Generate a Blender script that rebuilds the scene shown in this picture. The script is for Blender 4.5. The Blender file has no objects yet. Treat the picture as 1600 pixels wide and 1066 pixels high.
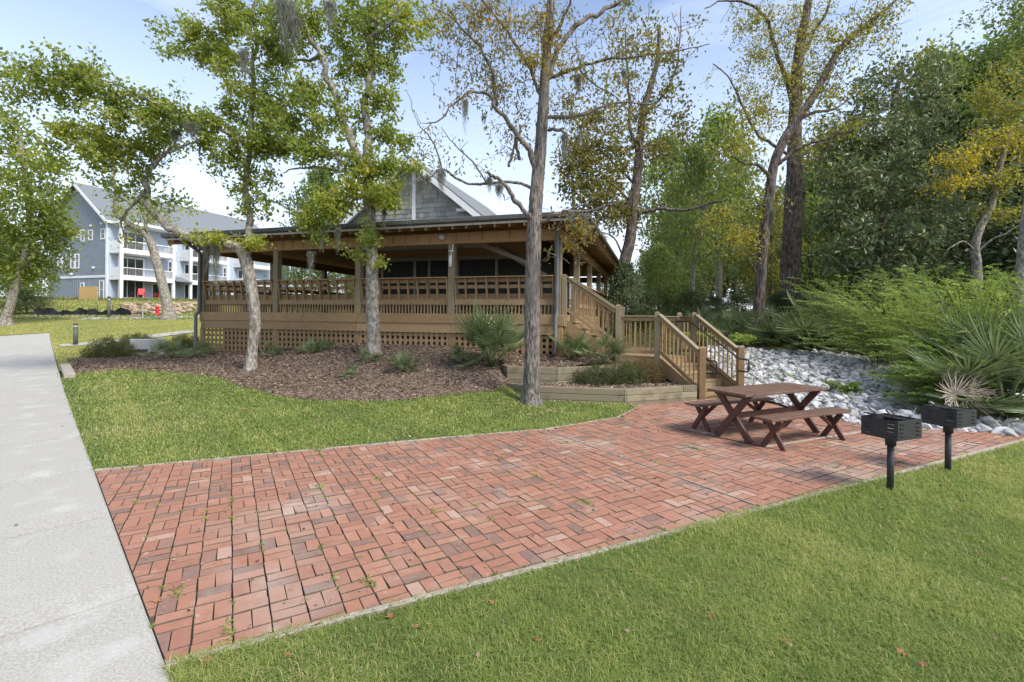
import bpy, bmesh, math, random
import numpy as np
from mathutils import Vector, Matrix, geometry

SC = bpy.context.scene
COL = SC.collection
R = math.radians
rng = np.random.default_rng(7)
random.seed(7)

# ------------------------------------------------------------------ camera, light, exposure
F, HX, HY, ROLL, CAMZ = 744.0, 800.0, 497.0, 0.0100, 1.83
cd = bpy.data.cameras.new('camera'); cam = bpy.data.objects.new('camera', cd); COL.objects.link(cam)
cam.location = (0, 0, CAMZ)
cam.matrix_world = Matrix.Translation((0, 0, CAMZ)) @ Matrix.Rotation(math.pi/2, 4, 'X') @ Matrix.Rotation(ROLL, 4, 'Z')
cd.sensor_width = 36; cd.lens = F/1600*36; cd.shift_y = -(533-HY)/1600
cd.clip_start = .05; cd.clip_end = 2000
SC.camera = cam

SUN_EL, SUN_AZ = 47, 128          # azimuth clockwise from +Y: to the right and a little behind the camera
W = bpy.data.worlds.new('World'); SC.world = W; W.use_nodes = True
wt = W.node_tree; wt.nodes.clear()
def wn(t, **k):
    n = wt.nodes.new(t)
    for a, b in k.items(): setattr(n, a, b)
    return n
sky = wn('ShaderNodeTexSky', sky_type='NISHITA', sun_disc=False, sun_elevation=R(SUN_EL), sun_rotation=R(SUN_AZ), air_density=1.0, dust_density=1.6, ozone_density=2.4)
tc = wn('ShaderNodeTexCoord'); mp = wn('ShaderNodeMapping'); mp.inputs['Scale'].default_value = (1.6, 1.0, 4.5); mp.inputs['Rotation'].default_value = (0, .25, .4)
nz = wn('ShaderNodeTexNoise'); nz.inputs['Scale'].default_value = 2.3; nz.inputs['Detail'].default_value = 6; nz.inputs['Roughness'].default_value = .55; nz.inputs['Distortion'].default_value = .6
cr = wn('ShaderNodeValToRGB'); cr.color_ramp.elements[0].position = .38; cr.color_ramp.elements[1].position = .85
cr.color_ramp.elements[0].color = (.05, .05, .05, 1); cr.color_ramp.elements[1].color = (.6, .6, .6, 1)
sp = wn('ShaderNodeSeparateXYZ')
mr = wn('ShaderNodeMapRange'); mr.inputs[1].default_value = .0; mr.inputs[2].default_value = .60; mr.inputs[3].default_value = .85; mr.inputs[4].default_value = .0
mx0 = wn('ShaderNodeMath', operation='MAXIMUM')
mx = wn('ShaderNodeMix', data_type='RGBA'); mx.inputs[7].default_value = (5.2, 5.6, 6.3, 1)
bg = wn('ShaderNodeBackground'); bg.inputs[1].default_value = .125
wo = wn('ShaderNodeOutputWorld')
wl = wt.links.new
wl(tc.outputs['Generated'], mp.inputs[0]); wl(mp.outputs[0], nz.inputs['Vector']); wl(nz.outputs['Fac'], cr.inputs[0])
wl(tc.outputs['Generated'], sp.inputs[0]); wl(sp.outputs['Z'], mr.inputs[0]); wl(mr.outputs[0], mx0.inputs[0]); wl(cr.outputs[0], mx0.inputs[1])
wl(mx0.outputs[0], mx.inputs[0]); wl(sky.outputs[0], mx.inputs[6]); wl(mx.outputs[2], bg.inputs[0]); wl(bg.outputs[0], wo.inputs[0])
sd = bpy.data.lights.new('sun', 'SUN'); sd.energy = 2.2; sd.angle = R(16); sd.color = (1, .955, .88)
sun = bpy.data.objects.new('sun', sd); COL.objects.link(sun)
sdir = Vector((math.sin(R(SUN_AZ))*math.cos(R(SUN_EL)), math.cos(R(SUN_AZ))*math.cos(R(SUN_EL)), math.sin(R(SUN_EL))))
sun.rotation_euler = sdir.to_track_quat('Z', 'Y').to_euler(); sun.location = (10, -10, 20)
SC.view_settings.view_transform = 'Standard'; SC.view_settings.look = 'None'; SC.view_settings.gamma = 1
SC.view_settings.exposure = 1.1
SC.view_settings.use_curve_mapping = False
SC.cycles.max_bounces = 6; SC.cycles.transparent_max_bounces = 6

# ------------------------------------------------------------------ frames and helpers
CR, SR = math.cos(ROLL), math.sin(ROLL)
def ray(px, py):
    dx, dy = px-HX, HY-py
    return np.array([dx*CR-dy*SR, F, dx*SR+dy*CR])/F
def P(px, py, Y):
    r = ray(px, py); return np.array([r[0]*Y, Y, CAMZ+r[2]*Y])
C0 = np.array([1.25, 13.0]); E1 = np.array([.9568, -.2907]); E2 = np.array([.2907, .9568])
def st(x, y):
    d0, d1 = x-C0[0], y-C0[1]
    return d0*E1[0]+d1*E1[1], d0*E2[0]+d1*E2[1]
def vnoise(x, y, f, seed=0):
    return (np.sin(x*f*1.3+seed)*np.cos(y*f*1.1+seed*1.7)+np.sin((x+y)*f*.7+seed*2.3)*.6+np.cos((x-y)*f*1.9+seed)*.3)/1.9
def gz(x, y):
    x = np.asarray(x, float); y = np.asarray(y, float)
    gl = np.interp(y, [9, 14, 21, 25, 30, 45, 55, 80, 400], [0, .12, .45, .88, 1.45, 2.5, 3.75, 4.2, 5])
    gr = np.interp(y, [9.8, 12, 16, 20, 30, 85, 400], [-.02, .22, .85, 1.5, 1.85, 3.6, 4])
    s, t = st(x, y); tt = -t
    hd = np.interp(-s, [-1.5, 0, 3, 6, 9, 12.6, 15, 18], [.5, .85, 1.0, 1.05, .78, .52, .3, .0])
    m = np.interp(tt, [-1, 0, 1, 2, 3, 4, 5.2], [1, .98, .84, .62, .34, .11, 0])
    m = m*hd
    wl_ = 1/(1+np.exp((x+13.5)/1.0)); wr = 1/(1+np.exp(-(x-4.9)/.35))
    mid = np.where(t > 0, np.interp(t, [0, 14, 40, 100, 400], [0, .5, 1.4, 3, 4])+m, m)
    # the strip by the timber walls stays low in front of them
    low = 1/(1+np.exp(-(x+.05)/.18)); cut = np.where(y < 12.9, low, 0); mid = mid*(1-cut)+cut*np.clip((y-7)*.01, 0, .06)
    z = mid*(1-wl_)*(1-wr)+gl*wl_+gr*wr
    return z-.012+.012*vnoise(x, y, .9, 3)*np.clip((y-9)/4, 0, 1)*np.clip((x+y-.9)/2, 0, 1)
def G(px, py):
    r = ray(px, py); a, b = 1.5, 1.5
    while b < 400:
        b = a*1.01+.02
        if CAMZ+r[2]*b < gz(r[0]*b, b): break
        a = b
    for _ in range(30):
        m = (a+b)/2
        if CAMZ+r[2]*m < gz(r[0]*m, m): b = m
        else: a = m
    return np.array([r[0]*a, a, float(gz(r[0]*a, a))])

def tag(o, label=None, cat=None, group=None, kind=None):
    if label: o['label'] = label
    if cat: o['category'] = cat
    if group: o['group'] = group
    if kind: o['kind'] = kind
    return o
def empty(name, loc=(0, 0, 0), rz=0, label=None, cat=None, group=None, kind=None):
    o = bpy.data.objects.new(name, None); COL.objects.link(o); o.empty_display_size = .2
    o.location = loc; o.rotation_euler = (0, 0, rz)
    return tag(o, label, cat, group, kind)
def link(name, me, mat=None, parent=None, loc=None, rot=None):
    if mat is not None and not me.materials: me.materials.append(mat)
    o = bpy.data.objects.new(name, me); COL.objects.link(o)
    if parent is not None: o.parent = parent
    if loc is not None: o.location = loc
    if rot is not None: o.rotation_euler = rot
    return o
def copy_tree(o, parent=None):
    c = o.copy(); COL.objects.link(c); c.parent = parent
    for ch in list(o.children): copy_tree(ch, c)
    return c
def npmesh(name, V, faces_n, idx, tint=None, smooth=False):
    """V (n,3); idx flat loop indices; faces_n verts per face (int or array); tint per face"""
    me = bpy.data.meshes.new(name); V = np.asarray(V, np.float32); idx = np.asarray(idx, np.int32).ravel()
    nf = len(idx)//faces_n if np.isscalar(faces_n) else len(faces_n)
    tot = np.full(nf, faces_n, np.int32) if np.isscalar(faces_n) else np.asarray(faces_n, np.int32)
    me.vertices.add(len(V)); me.vertices.foreach_set('co', V.ravel())
    me.loops.add(len(idx)); me.loops.foreach_set('vertex_index', idx)
    me.polygons.add(nf); me.polygons.foreach_set('loop_start', np.concatenate([[0], np.cumsum(tot)[:-1]]).astype(np.int32))
    me.polygons.foreach_set('loop_total', tot)
    me.polygons.foreach_set('use_smooth', np.full(nf, bool(smooth)))
    if tint is not None:
        a = me.attributes.new('tint', 'FLOAT', 'FACE'); a.data.foreach_set('value', np.asarray(tint, np.float32))
    me.update(calc_edges=True); me.validate(); return me

class MB:
    """collects boxes, beams, tubes and polygons into one mesh"""
    def __init__(s): s.v = []; s.f = []; s.sm = []
    def add(s, vs, fs, sm=False):
        o = len(s.v); s.v += [tuple(v) for v in vs]; s.f += [tuple(i+o for i in f) for f in fs]; s.sm += [sm]*len(fs)
        return s
    def box(s, x0, y0, z0, x1, y1, z1, M=None, b=.0):
        if b > 0 and min(abs(x1-x0), abs(y1-y0), abs(z1-z0)) > 3*b:
            c = [(x0+x1)/2, (y0+y1)/2, (z0+z1)/2]; h = [abs(x1-x0)/2, abs(y1-y0)/2, abs(z1-z0)/2]
            vs = []; ix = {}
            for ax in range(3):
                for sx in (-1, 1):
                    for sy in (-1, 1):
                        for sz in (-1, 1):
                            g = (sx, sy, sz); v = [c[k]+g[k]*(h[k]-(0 if k == ax else b)) for k in range(3)]
                            ix[(ax, g)] = len(vs); vs.append(v)
            fs = []
            for ax in range(3):
                o1, o2 = (ax+1) % 3, (ax+2) % 3
                for sg in (-1, 1):
                    q = []
                    for a1, a2 in ((-1, -1), (1, -1), (1, 1), (-1, 1)):
                        g = [0]*3; g[ax] = sg; g[o1] = a1; g[o2] = a2; q.append(ix[(ax, tuple(g))])
                    fs.append(q if sg > 0 else q[::-1])
                # chamfers between faces o1 and o2 (edges along ax)
                for a1 in (-1, 1):
                    for a2 in (-1, 1):
                        q = []
                        for fx, sg in ((o1, -1), (o1, 1), (o2, 1), (o2, -1)):
                            g = [0]*3; g[ax] = sg; g[o1] = a1; g[o2] = a2; q.append(ix[(fx, tuple(g))])
                        fs.append(q if a1*a2 < 0 else q[::-1])
            for sx in (-1, 1):
                for sy in (-1, 1):
                    for sz in (-1, 1):
                        q = [ix[(k, (sx, sy, sz))] for k in range(3)]; fs.append(q if sx*sy*sz > 0 else q[::-1])
        else:
            vs = [(x, y, z) for x in (x0, x1) for y in (y0, y1) for z in (z0, z1)]
            fs = [(0, 1, 3, 2), (4, 6, 7, 5), (0, 4, 5, 1), (2, 3, 7, 6), (0, 2, 6, 4), (1, 5, 7, 3)]
        if M is not None: vs = [M @ Vector(v) for v in vs]
        return s.add(vs, fs)
    def beam(s, a, b, w, h, up=(0, 0, 1), bev=0):
        a, b = Vector(a), Vector(b); d = b-a; L = d.length; d.normalize(); up = Vector(up)
        x = d.cross(up)
        if x.length < 1e-4: x = Vector((1, 0, 0))
        x.normalize(); z = x.cross(d); M = Matrix((x, d, z)).transposed().to_4x4(); M.translation = a
        return s.box(-w/2, 0, -h/2, w/2, L, h/2, M, bev)
    def tube(s, pts, rad, n=8, cap=True):
        pts = [Vector(p) for p in pts]; m = len(pts)
        rad = [rad]*m if np.isscalar(rad) else list(rad)
        vs = []; fs = []; ref = None
        for i, p in enumerate(pts):
            d = (pts[min(i+1, m-1)]-pts[max(i-1, 0)]).normalized()
            if ref is None: ref = d.orthogonal().normalized()
            ref = (ref-d*ref.dot(d)).normalized(); y = d.cross(ref)
            for k in range(n):
                a = 2*math.pi*k/n; vs.append(p+(ref*math.cos(a)+y*math.sin(a))*rad[i])
        for i in range(m-1):
            for k in range(n):
                k2 = (k+1) % n; fs.append((i*n+k, i*n+k2, (i+1)*n+k2, (i+1)*n+k))
        if cap: fs.append(tuple(range(n))[::-1]); fs.append(tuple((m-1)*n+k for k in range(n)))
        return s.add(vs, fs, True)
    def prism(s, poly, z0, z1, M=None):
        n = len(poly); vs = [(x, y, z0) for x, y in poly]+[(x, y, z1) for x, y in poly]
        fs = [tuple(range(n))[::-1], tuple(range(n, 2*n))]+[(i, (i+1) % n, n+(i+1) % n, n+i) for i in range(n)]
        if M is not None: vs = [M @ Vector(v) for v in vs]
        return s.add(vs, fs)
    def mesh(s, name='m', tint=None):
        n = [len(f) for f in s.f]; idx = [i for f in s.f for i in f]
        t = None if tint is None else np.full(len(n), tint)
        me = npmesh(name, np.array(s.v), n, idx, t)
        me.polygons.foreach_set('use_smooth', np.array(s.sm, bool)); return me
    def obj(s, name, mat, parent=None, kind=None, tint=None, label=None):
        o = link(name, s.mesh(name, tint), mat, parent)
        return tag(o, label=label, kind=kind)
def rtint(): return random.random()

# ------------------------------------------------------------------ materials
def mat(name, cols, rough=.8, scale=5, stretch=(1, 1, 1), bump=.3, bscale=None, spec=.3, metal=0, tintcols=None, tintmix=.6, detail=6, coord='pos', mottle=None, distort=0, bdist=.01, trans=0, blot=None):
    m = bpy.data.materials.new(name); m.use_nodes = True; t = m.node_tree; t.nodes.clear(); L = t.links.new
    def N(ty, **k):
        n = t.nodes.new(ty)
        for a, b in k.items(): setattr(n, a, b)
        return n
    out = N('ShaderNodeOutputMaterial'); pr = N('ShaderNodeBsdfPrincipled')
    pr.inputs['Roughness'].default_value = rough; pr.inputs['Metallic'].default_value = metal; pr.inputs['Specular IOR Level'].default_value = spec
    if coord == 'pos': src = N('ShaderNodeNewGeometry').outputs['Position']
    else: src = N('ShaderNodeTexCoord').outputs['Object']
    mp = N('ShaderNodeMapping'); mp.inputs['Scale'].default_value = stretch; L(src, mp.inputs[0])
    def ramp(cs):
        r = N('ShaderNodeValToRGB'); e = r.color_ramp.elements
        while len(e) < len(cs): e.new(.5)
        for i, c in enumerate(cs):
            if len(c) == 4: e[i].position = c[3]
            else: e[i].position = i/(len(cs)-1) if tint_ else .3+.4*i/(len(cs)-1)
            e[i].color = (c[0], c[1], c[2], 1)
        return r
    tint_ = False
    nz = N('ShaderNodeTexNoise'); nz.inputs['Scale'].default_value = scale; nz.inputs['Detail'].default_value = detail; nz.inputs['Roughness'].default_value = .6; nz.inputs['Distortion'].default_value = distort
    L(mp.outputs[0], nz.inputs['Vector']); r1 = ramp(cols); L(nz.outputs['Fac'], r1.inputs[0]); c = r1.outputs[0]
    if tintcols:
        tint_ = True
        at = N('ShaderNodeAttribute', attribute_name='tint'); r2 = ramp(tintcols); L(at.outputs['Fac'], r2.inputs[0])
        x = N('ShaderNodeMix', data_type='RGBA'); x.inputs[0].default_value = tintmix; L(c, x.inputs[6]); L(r2.outputs[0], x.inputs[7]); c = x.outputs[2]
    if mottle:   # (scale, colour, amount, threshold) larger patches
        for (ms, mc, ma, mt) in mottle:
            n2 = N('ShaderNodeTexNoise'); n2.inputs['Scale'].default_value = ms; n2.inputs['Detail'].default_value = 5; L(src, n2.inputs['Vector'])
            r3 = N('ShaderNodeMapRange'); r3.inputs[1].default_value = mt; r3.inputs[2].default_value = mt+.15; r3.inputs[4].default_value = ma; L(n2.outputs['Fac'], r3.inputs[0])
            x = N('ShaderNodeMix', data_type='RGBA'); L(r3.outputs[0], x.inputs[0]); L(c, x.inputs[6]); x.inputs[7].default_value = (*mc, 1); c = x.outputs[2]
    L(c, pr.inputs['Base Color'])
    if bump:
        nb = N('ShaderNodeTexNoise'); nb.inputs['Scale'].default_value = bscale or scale*2; nb.inputs['Detail'].default_value = 8; L(mp.outputs[0], nb.inputs['Vector'])
        b = N('ShaderNodeBump'); b.inputs['Strength'].default_value = bump; b.inputs['Distance'].default_value = bdist; L(nb.outputs['Fac'], b.inputs['Height']); L(b.outputs[0], pr.inputs['Normal'])
    sh = pr.outputs[0]
    if trans:
        tr = N('ShaderNodeBsdfTranslucent'); hs = N('ShaderNodeHueSaturation'); hs.inputs['Saturation'].default_value = 1.1; hs.inputs['Value'].default_value = 1.7; L(c, hs.inputs['Color']); L(hs.outputs[0], tr.inputs[0])
        ms_ = N('ShaderNodeMixShader'); ms_.inputs[0].default_value = trans; L(sh, ms_.inputs[1]); L(tr.outputs[0], ms_.inputs[2]); sh = ms_.outputs[0]
    L(sh, out.inputs[0]); return m
def leafmat(name, tc_, rough=.5, trans=.48, spec=.35, k=1.5):
    tc_ = [(a[0]*k*1.06, a[1]*k*1.03, a[2]*k*1.15)+tuple(a[3:]) for a in tc_]
    return mat(name, [tc_[0], tc_[-1]], rough=rough, scale=.7, bump=0, spec=spec, tintcols=tc_, tintmix=.85, trans=trans)
M = {}
M['brick'] = mat('red paving brick', [(.21, .095, .062), (.36, .18, .12)], rough=.85, scale=14, bump=.5, bscale=60, bdist=.004, tintcols=[(.35, .165, .105, 0), (.29, .135, .09, .3), (.39, .20, .13, .5), (.33, .165, .112, .68), (.22, .14, .11, .80), (.15, .115, .10, .93), (.44, .30, .23, 1)], tintmix=.66,
    mottle=[(.8, (.40, .335, .275), .5, .53), (3.1, (.42, .34, .28), .5, .60), (9, (.12, .085, .07), .45, .60), (16, (.62, .56, .50), .6, .66), (130, (.13, .09, .07), .45, .56)])
M['joint'] = mat('sandy joint', [(.08, .06, .045), (.155, .12, .088)], scale=30, rough=.95)
M['edge'] = mat('edging', [(.26, .22, .18), (.38, .34, .28)], scale=8, rough=.9)
M['concrete'] = mat('exposed concrete', [(.28, .265, .23), (.455, .435, .39)], rough=.9, scale=70, bump=.5, bscale=90, bdist=.004, detail=3, mottle=[(.5, (.33, .32, .28), .5, .52), (95, (.13, .12, .10), .75, .60), (5, (.24, .225, .19), .45, .60), (2.5, (.50, .49, .46), .5, .55)])
M['lawn'] = mat('lawn soil and thatch', [(.09, .105, .03), (.19, .20, .06)], scale=7, rough=1, bump=.6, bscale=30, bdist=.03, mottle=[(.35, (.22, .21, .065), .7, .5), (1.6, (.12, .10, .045), .5, .58), (60, (.04, .055, .012), .5, .5)])
M['mulch'] = mat('pine bark mulch', [(.10, .072, .052), (.22, .16, .118)], scale=30, rough=1, bump=1, bscale=55, bdist=.02, mottle=[(3, (.25, .195, .145), .6, .5), (.9, (.10, .07, .05), .5, .55)])
M['leafmould'] = mat('forest floor', [(.05, .05, .02), (.12, .10, .04)], scale=5, rough=1, bump=1, bscale=12, bdist=.05)
M['gravel'] = mat('pale gravel', [(.18, .18, .17), (.42, .42, .42)], scale=25, rough=1, bump=1, bscale=30, bdist=.03, mottle=[(1.5, (.10, .10, .05), .7, .52)])
M['rock'] = mat('pale granite', [(.33, .325, .315), (.62, .61, .60)], scale=6, rough=.85, bump=.5, bscale=25, tintcols=[(.24, .245, .25, 0), (.46, .455, .45, .4), (.62, .61, .60, .75), (.36, .32, .27, 1)], tintmix=.6, mottle=[(11, (.23, .24, .26), .5, .58)])
def wood(name, cols, tc_, **k): return mat(name, cols, scale=9, stretch=(1, 1, 2.6), distort=1.2, rough=.75, bump=.4, bscale=40, bdist=.006, tintcols=tc_, tintmix=.5, **k)
M['wood'] = wood('treated pine', [(.17, .105, .048), (.36, .24, .12)], [(.19, .12, .06, 0), (.34, .225, .115, .4), (.28, .19, .10, .7), (.40, .28, .16, 1)], mottle=[(2.3, (.17, .125, .08), .45, .55)])
M['woodg'] = wood('weathered pine', [(.15, .115, .07), (.26, .21, .13)], [(.16, .13, .085, 0), (.24, .20, .125, .5), (.30, .25, .16, 1)], mottle=[(5, (.12, .11, .075), .5, .55)])
M['soffit'] = wood('roof boards', [(.20, .115, .05), (.40, .25, .12)], [(.26, .155, .07, 0), (.40, .25, .125, 1)])
M['timber'] = wood('landscape timber', [(.13, .11, .07), (.28, .24, .155)], [(.10, .085, .058, 0), (.22, .19, .12, .5), (.31, .27, .18, 1)], mottle=[(3, (.10, .09, .055), .7, .52), (9, (.20, .13, .08), .4, .6)])
M['stain'] = mat('brown stained wood', [(.08, .040, .026), (.185, .105, .070)], scale=9, stretch=(1, 3, 1), rough=.5, bump=.25, bscale=60, bdist=.003, spec=.4, mottle=[(3, (.21, .135, .10), .5, .54), (22, (.04, .022, .016), .5, .58)])
M['stainlegs'] = mat('dark red stained wood', [(.055, .022, .016), (.105, .045, .032)], scale=12, rough=.5, bump=.2, spec=.4)
M['black'] = mat('black powder coat', [(.014, .014, .015), (.03, .03, .032)], scale=20, rough=.55, bump=.15, spec=.45, mottle=[(7, (.06, .05, .045), .35, .6)])
M['steel'] = mat('worn steel', [(.25, .25, .25), (.45, .45, .45)], scale=30, rough=.4, metal=.8, bump=.1)
M['gutter'] = mat('bronze gutter', [(.07, .072, .065), (.11, .11, .10)], scale=4, rough=.5, bump=.05)
M['trimgrey'] = mat('taupe trim', [(.24, .235, .215), (.30, .295, .27)], scale=3, rough=.7, bump=.05)
M['fasciapale'] = mat('pale flashing', [(.40, .40, .38), (.52, .52, .50)], scale=3, rough=.6, bump=.05)
M['screen'] = mat('dark insect screen and deck shade', [(.022, .023, .024), (.04, .042, .042)], scale=8, rough=.8, bump=.1)
M['shingle'] = mat('grey wall shingle', [(.26, .26, .245), (.36, .36, .34)], scale=8, rough=.85, bump=.3, tintcols=[(.20, .20, .185), (.32, .32, .295), (.42, .41, .38)], tintmix=.8)
M['white'] = mat('white trim', [(.70, .71, .72), (.80, .80, .80)], scale=2, rough=.6, bump=.04)
M['roofing'] = mat('grey roofing', [(.13, .145, .155), (.20, .215, .225)], scale=14, rough=.85, bump=.4)
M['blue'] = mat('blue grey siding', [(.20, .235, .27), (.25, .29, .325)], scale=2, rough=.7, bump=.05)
M['bluelit'] = mat('sunlit blue siding', [(.36, .43, .52), (.43, .50, .59)], scale=2, rough=.7, bump=.05)  # the end wall's blue, with the facade's sunlight brightened into the colour
M['glass'] = mat('window glass', [(.02, .026, .03), (.05, .06, .065)], scale=1.5, rough=.08, bump=0, spec=.8)
M['red'] = mat('red paint', [(.45, .02, .025), (.55, .04, .04)], scale=8, rough=.4, bump=.05, spec=.5)
M['yellowwood'] = mat('new framing lumber', [(.55, .36, .13), (.68, .47, .2)], scale=3, rough=.8, bump=.1)
M['wrap'] = mat('house wrap', [(.48, .55, .66), (.58, .64, .72)], scale=4, rough=.6, bump=.1)
M['silt'] = mat('black silt fabric', [(.012, .013, .018), (.03, .032, .04)], scale=6, rough=.45, bump=.3)
M['barkgrey'] = mat('pale grey bark', [(.13, .11, .088, .38), (.23, .205, .17, .5), (.36, .34, .295, .62)], scale=16, stretch=(1, 1, .5), rough=.95, bump=1, bscale=14, bdist=.03, mottle=[(7, (.42, .41, .37), .5, .6), (3.5, (.10, .085, .065), .55, .56)])
M['barkfurrow'] = mat('furrowed brown bark', [(.045, .039, .034, .38), (.135, .118, .104, .50), (.24, .215, .19, .62)], scale=34, stretch=(1, 1, .16), rough=.95, bump=1, bscale=24, bdist=.035, mottle=[(2, (.24, .20, .17), .45, .5)])
M['barkdark'] = mat('dark bark', [(.05, .038, .03, .4), (.11, .085, .07, .5), (.20, .16, .135, .6)], scale=18, stretch=(1, 1, .2), rough=.95, bump=1, bscale=18, bdist=.03)
M['moss'] = mat('spanish moss', [(.13, .135, .105), (.25, .255, .21)], scale=4, rough=1, bump=0, trans=.3)
M['lf_oak'] = leafmat('oak leaves', [(.055, .08, .02, 0), (.095, .13, .025, .35), (.145, .18, .03, .6), (.21, .235, .04, .85), (.27, .25, .035, 1)])
M['lf_oak2'] = leafmat('sweetgum leaves', [(.06, .09, .02, 0), (.105, .145, .025, .4), (.16, .20, .03, .7), (.24, .25, .035, .92), (.33, .26, .04, 1)])
M['lf_hick'] = leafmat('hickory leaves', [(.07, .085, .022, 0), (.11, .12, .028, .4), (.20, .16, .03, .65), (.32, .19, .03, .85), (.34, .13, .03, 1)])
M['lf_yel'] = leafmat('turning leaves', [(.055, .075, .02, 0), (.11, .125, .025, .35), (.20, .185, .03, .65), (.36, .27, .035, 1)])
M['lf_dark'] = leafmat('evergreen leaves', [(.036, .058, .028, 0), (.068, .098, .042, .5), (.10, .13, .05, .85), (.17, .17, .04, 1)], rough=.42, trans=.16, spec=.35)
M['lf_mid'] = leafmat('woodland leaves', [(.04, .065, .02, 0), (.075, .11, .03, .45), (.12, .16, .035, .75), (.2, .2, .03, 1)])
M['lf_bush'] = leafmat('shrub leaves', [(.03, .05, .018, 0), (.05, .075, .022, .5), (.09, .105, .03, .85), (.13, .075, .03, 1)])
M['lf_lime'] = leafmat('fresh green sprays', [(.06, .105, .022, 0), (.115, .17, .032, .5), (.18, .235, .045, .8), (.27, .32, .10, 1)], trans=.4)
M['palm'] = leafmat('palmetto blades', [(.05, .08, .03, 0), (.085, .12, .045, .5), (.125, .155, .05, .8), (.2, .2, .06, 1)], rough=.4, trans=.25)
M['deadpalm'] = mat('dried palm frond', [(.30, .24, .19), (.48, .41, .34)], scale=10, rough=.9, bump=.1, trans=.2)
M['grass'] = leafmat('grass blades', [(.055, .095, .018, 0), (.10, .155, .028, .35), (.155, .205, .04, .62), (.23, .25, .065, .84), (.34, .29, .14, 1)], rough=.55, trans=.35, spec=.3)
M['deadleaf'] = mat('fallen leaf brown', [(.17, .07, .03), (.36, .19, .09)], scale=20, rough=.9, bump=.2, trans=.15)
M['nuts'] = mat('green husks', [(.12, .11, .05), (.20, .18, .08)], scale=8, rough=.8, bump=.2)
M['farlawn'] = mat('distant yellowing lawn', [(.20, .19, .045), (.30, .27, .065)], scale=3, rough=1, bump=.4, bdist=.04, mottle=[(.25, (.15, .175, .04), .6, .5)])
M['clay'] = mat('bare clay and rubble', [(.30, .20, .13), (.46, .38, .28)], scale=3, rough=1, bump=1, bdist=.1)
M['truckpaint'] = mat('white vehicle paint', [(.6, .63, .66), (.7, .72, .74)], scale=2, rough=.25, bump=0, spec=.6)
M['teal'] = mat('teal decal', [(.05, .20, .28), (.08, .28, .33)], scale=3, rough=.3, bump=0)
M['rubber'] = mat('tyre rubber', [(.015, .015, .015), (.03, .03, .03)], scale=9, rough=.8, bump=.1)
M['galv'] = mat('dull grey downspout', [(.085, .09, .095), (.125, .13, .135)], scale=3, rough=.45, bump=.05, spec=.4)

# ------------------------------------------------------------------ ground sheets
def inpoly(x, y, poly):
    x = np.asarray(x); y = np.asarray(y); ins = np.zeros(x.shape, bool); n = len(poly)
    for i in range(n):
        x1, y1 = poly[i][:2]; x2, y2 = poly[(i+1) % n][:2]
        c = ((y1 > y) != (y2 > y)) & (x < (x2-x1)*(y-y1)/(y2-y1+1e-12)+x1); ins ^= c
    return ins
def sheet(name, poly, step, off, m, zf=None, kind='structure', skirt=0, holes=()):
    poly = [tuple(p[:2]) for p in poly]
    bd = []
    for i in range(len(poly)):
        a = np.array(poly[i]); b = np.array(poly[(i+1) % len(poly)]); k = max(1, int(np.linalg.norm(b-a)/step))
        bd += [tuple(a+(b-a)*j/k) for j in range(k)]
    xs = [p[0] for p in poly]; ys = [p[1] for p in poly]
    gx, gy = np.meshgrid(np.arange(min(xs), max(xs), step), np.arange(min(ys), max(ys), step))
    gx = gx.ravel()+rng.uniform(-.1, .1, gx.size)*step; gy = gy.ravel()+rng.uniform(-.1, .1, gy.size)*step
    k = inpoly(gx, gy, poly); pts = [Vector(p) for p in bd]+[Vector((a, b)) for a, b in zip(gx[k], gy[k])]
    n = len(bd); r = geometry.delaunay_2d_cdt(pts, [(i, (i+1) % n) for i in range(n)], [], 1, 1e-4)
    V = np.array([(v.x, v.y) for v in r[0]]); z = (gz if zf is None else zf)(V[:, 0], V[:, 1])+off
    fs = [tuple(f) for f in r[2]]
    me = npmesh(name, np.c_[V, z], [len(f) for f in fs], [i for f in fs for i in f], smooth=True)
    return tag(link(name, me, m), kind=kind)

# base terrain, one sheet out to the horizon
ax = np.r_[-600, -400, -250, -160, -110, np.arange(-80, -20, 2.5), np.arange(-20, 14, .25), np.arange(14, 40, 1.5), np.arange(40, 100, 6), 140, 220, 400, 600]
ay = np.r_[-200, -80, -30, -10, np.arange(-4, 1.5, .5), np.arange(1.5, 24, .25), np.arange(24, 60, 1.5), np.arange(60, 120, 6), 160, 260, 420, 650]
X, Y = np.meshgrid(ax, ay); Z = gz(X, Y)-.06
nx, ny = len(ax), len(ay); ii = (np.arange(ny-1)[:, None]*nx+np.arange(nx-1)).ravel()
me = npmesh('ground', np.c_[X.ravel(), Y.ravel(), Z.ravel()], 4, np.c_[ii, ii+1, ii+nx+1, ii+nx].ravel(), smooth=True)
tag(link('ground', me, M['leafmould']), kind='structure')

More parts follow.
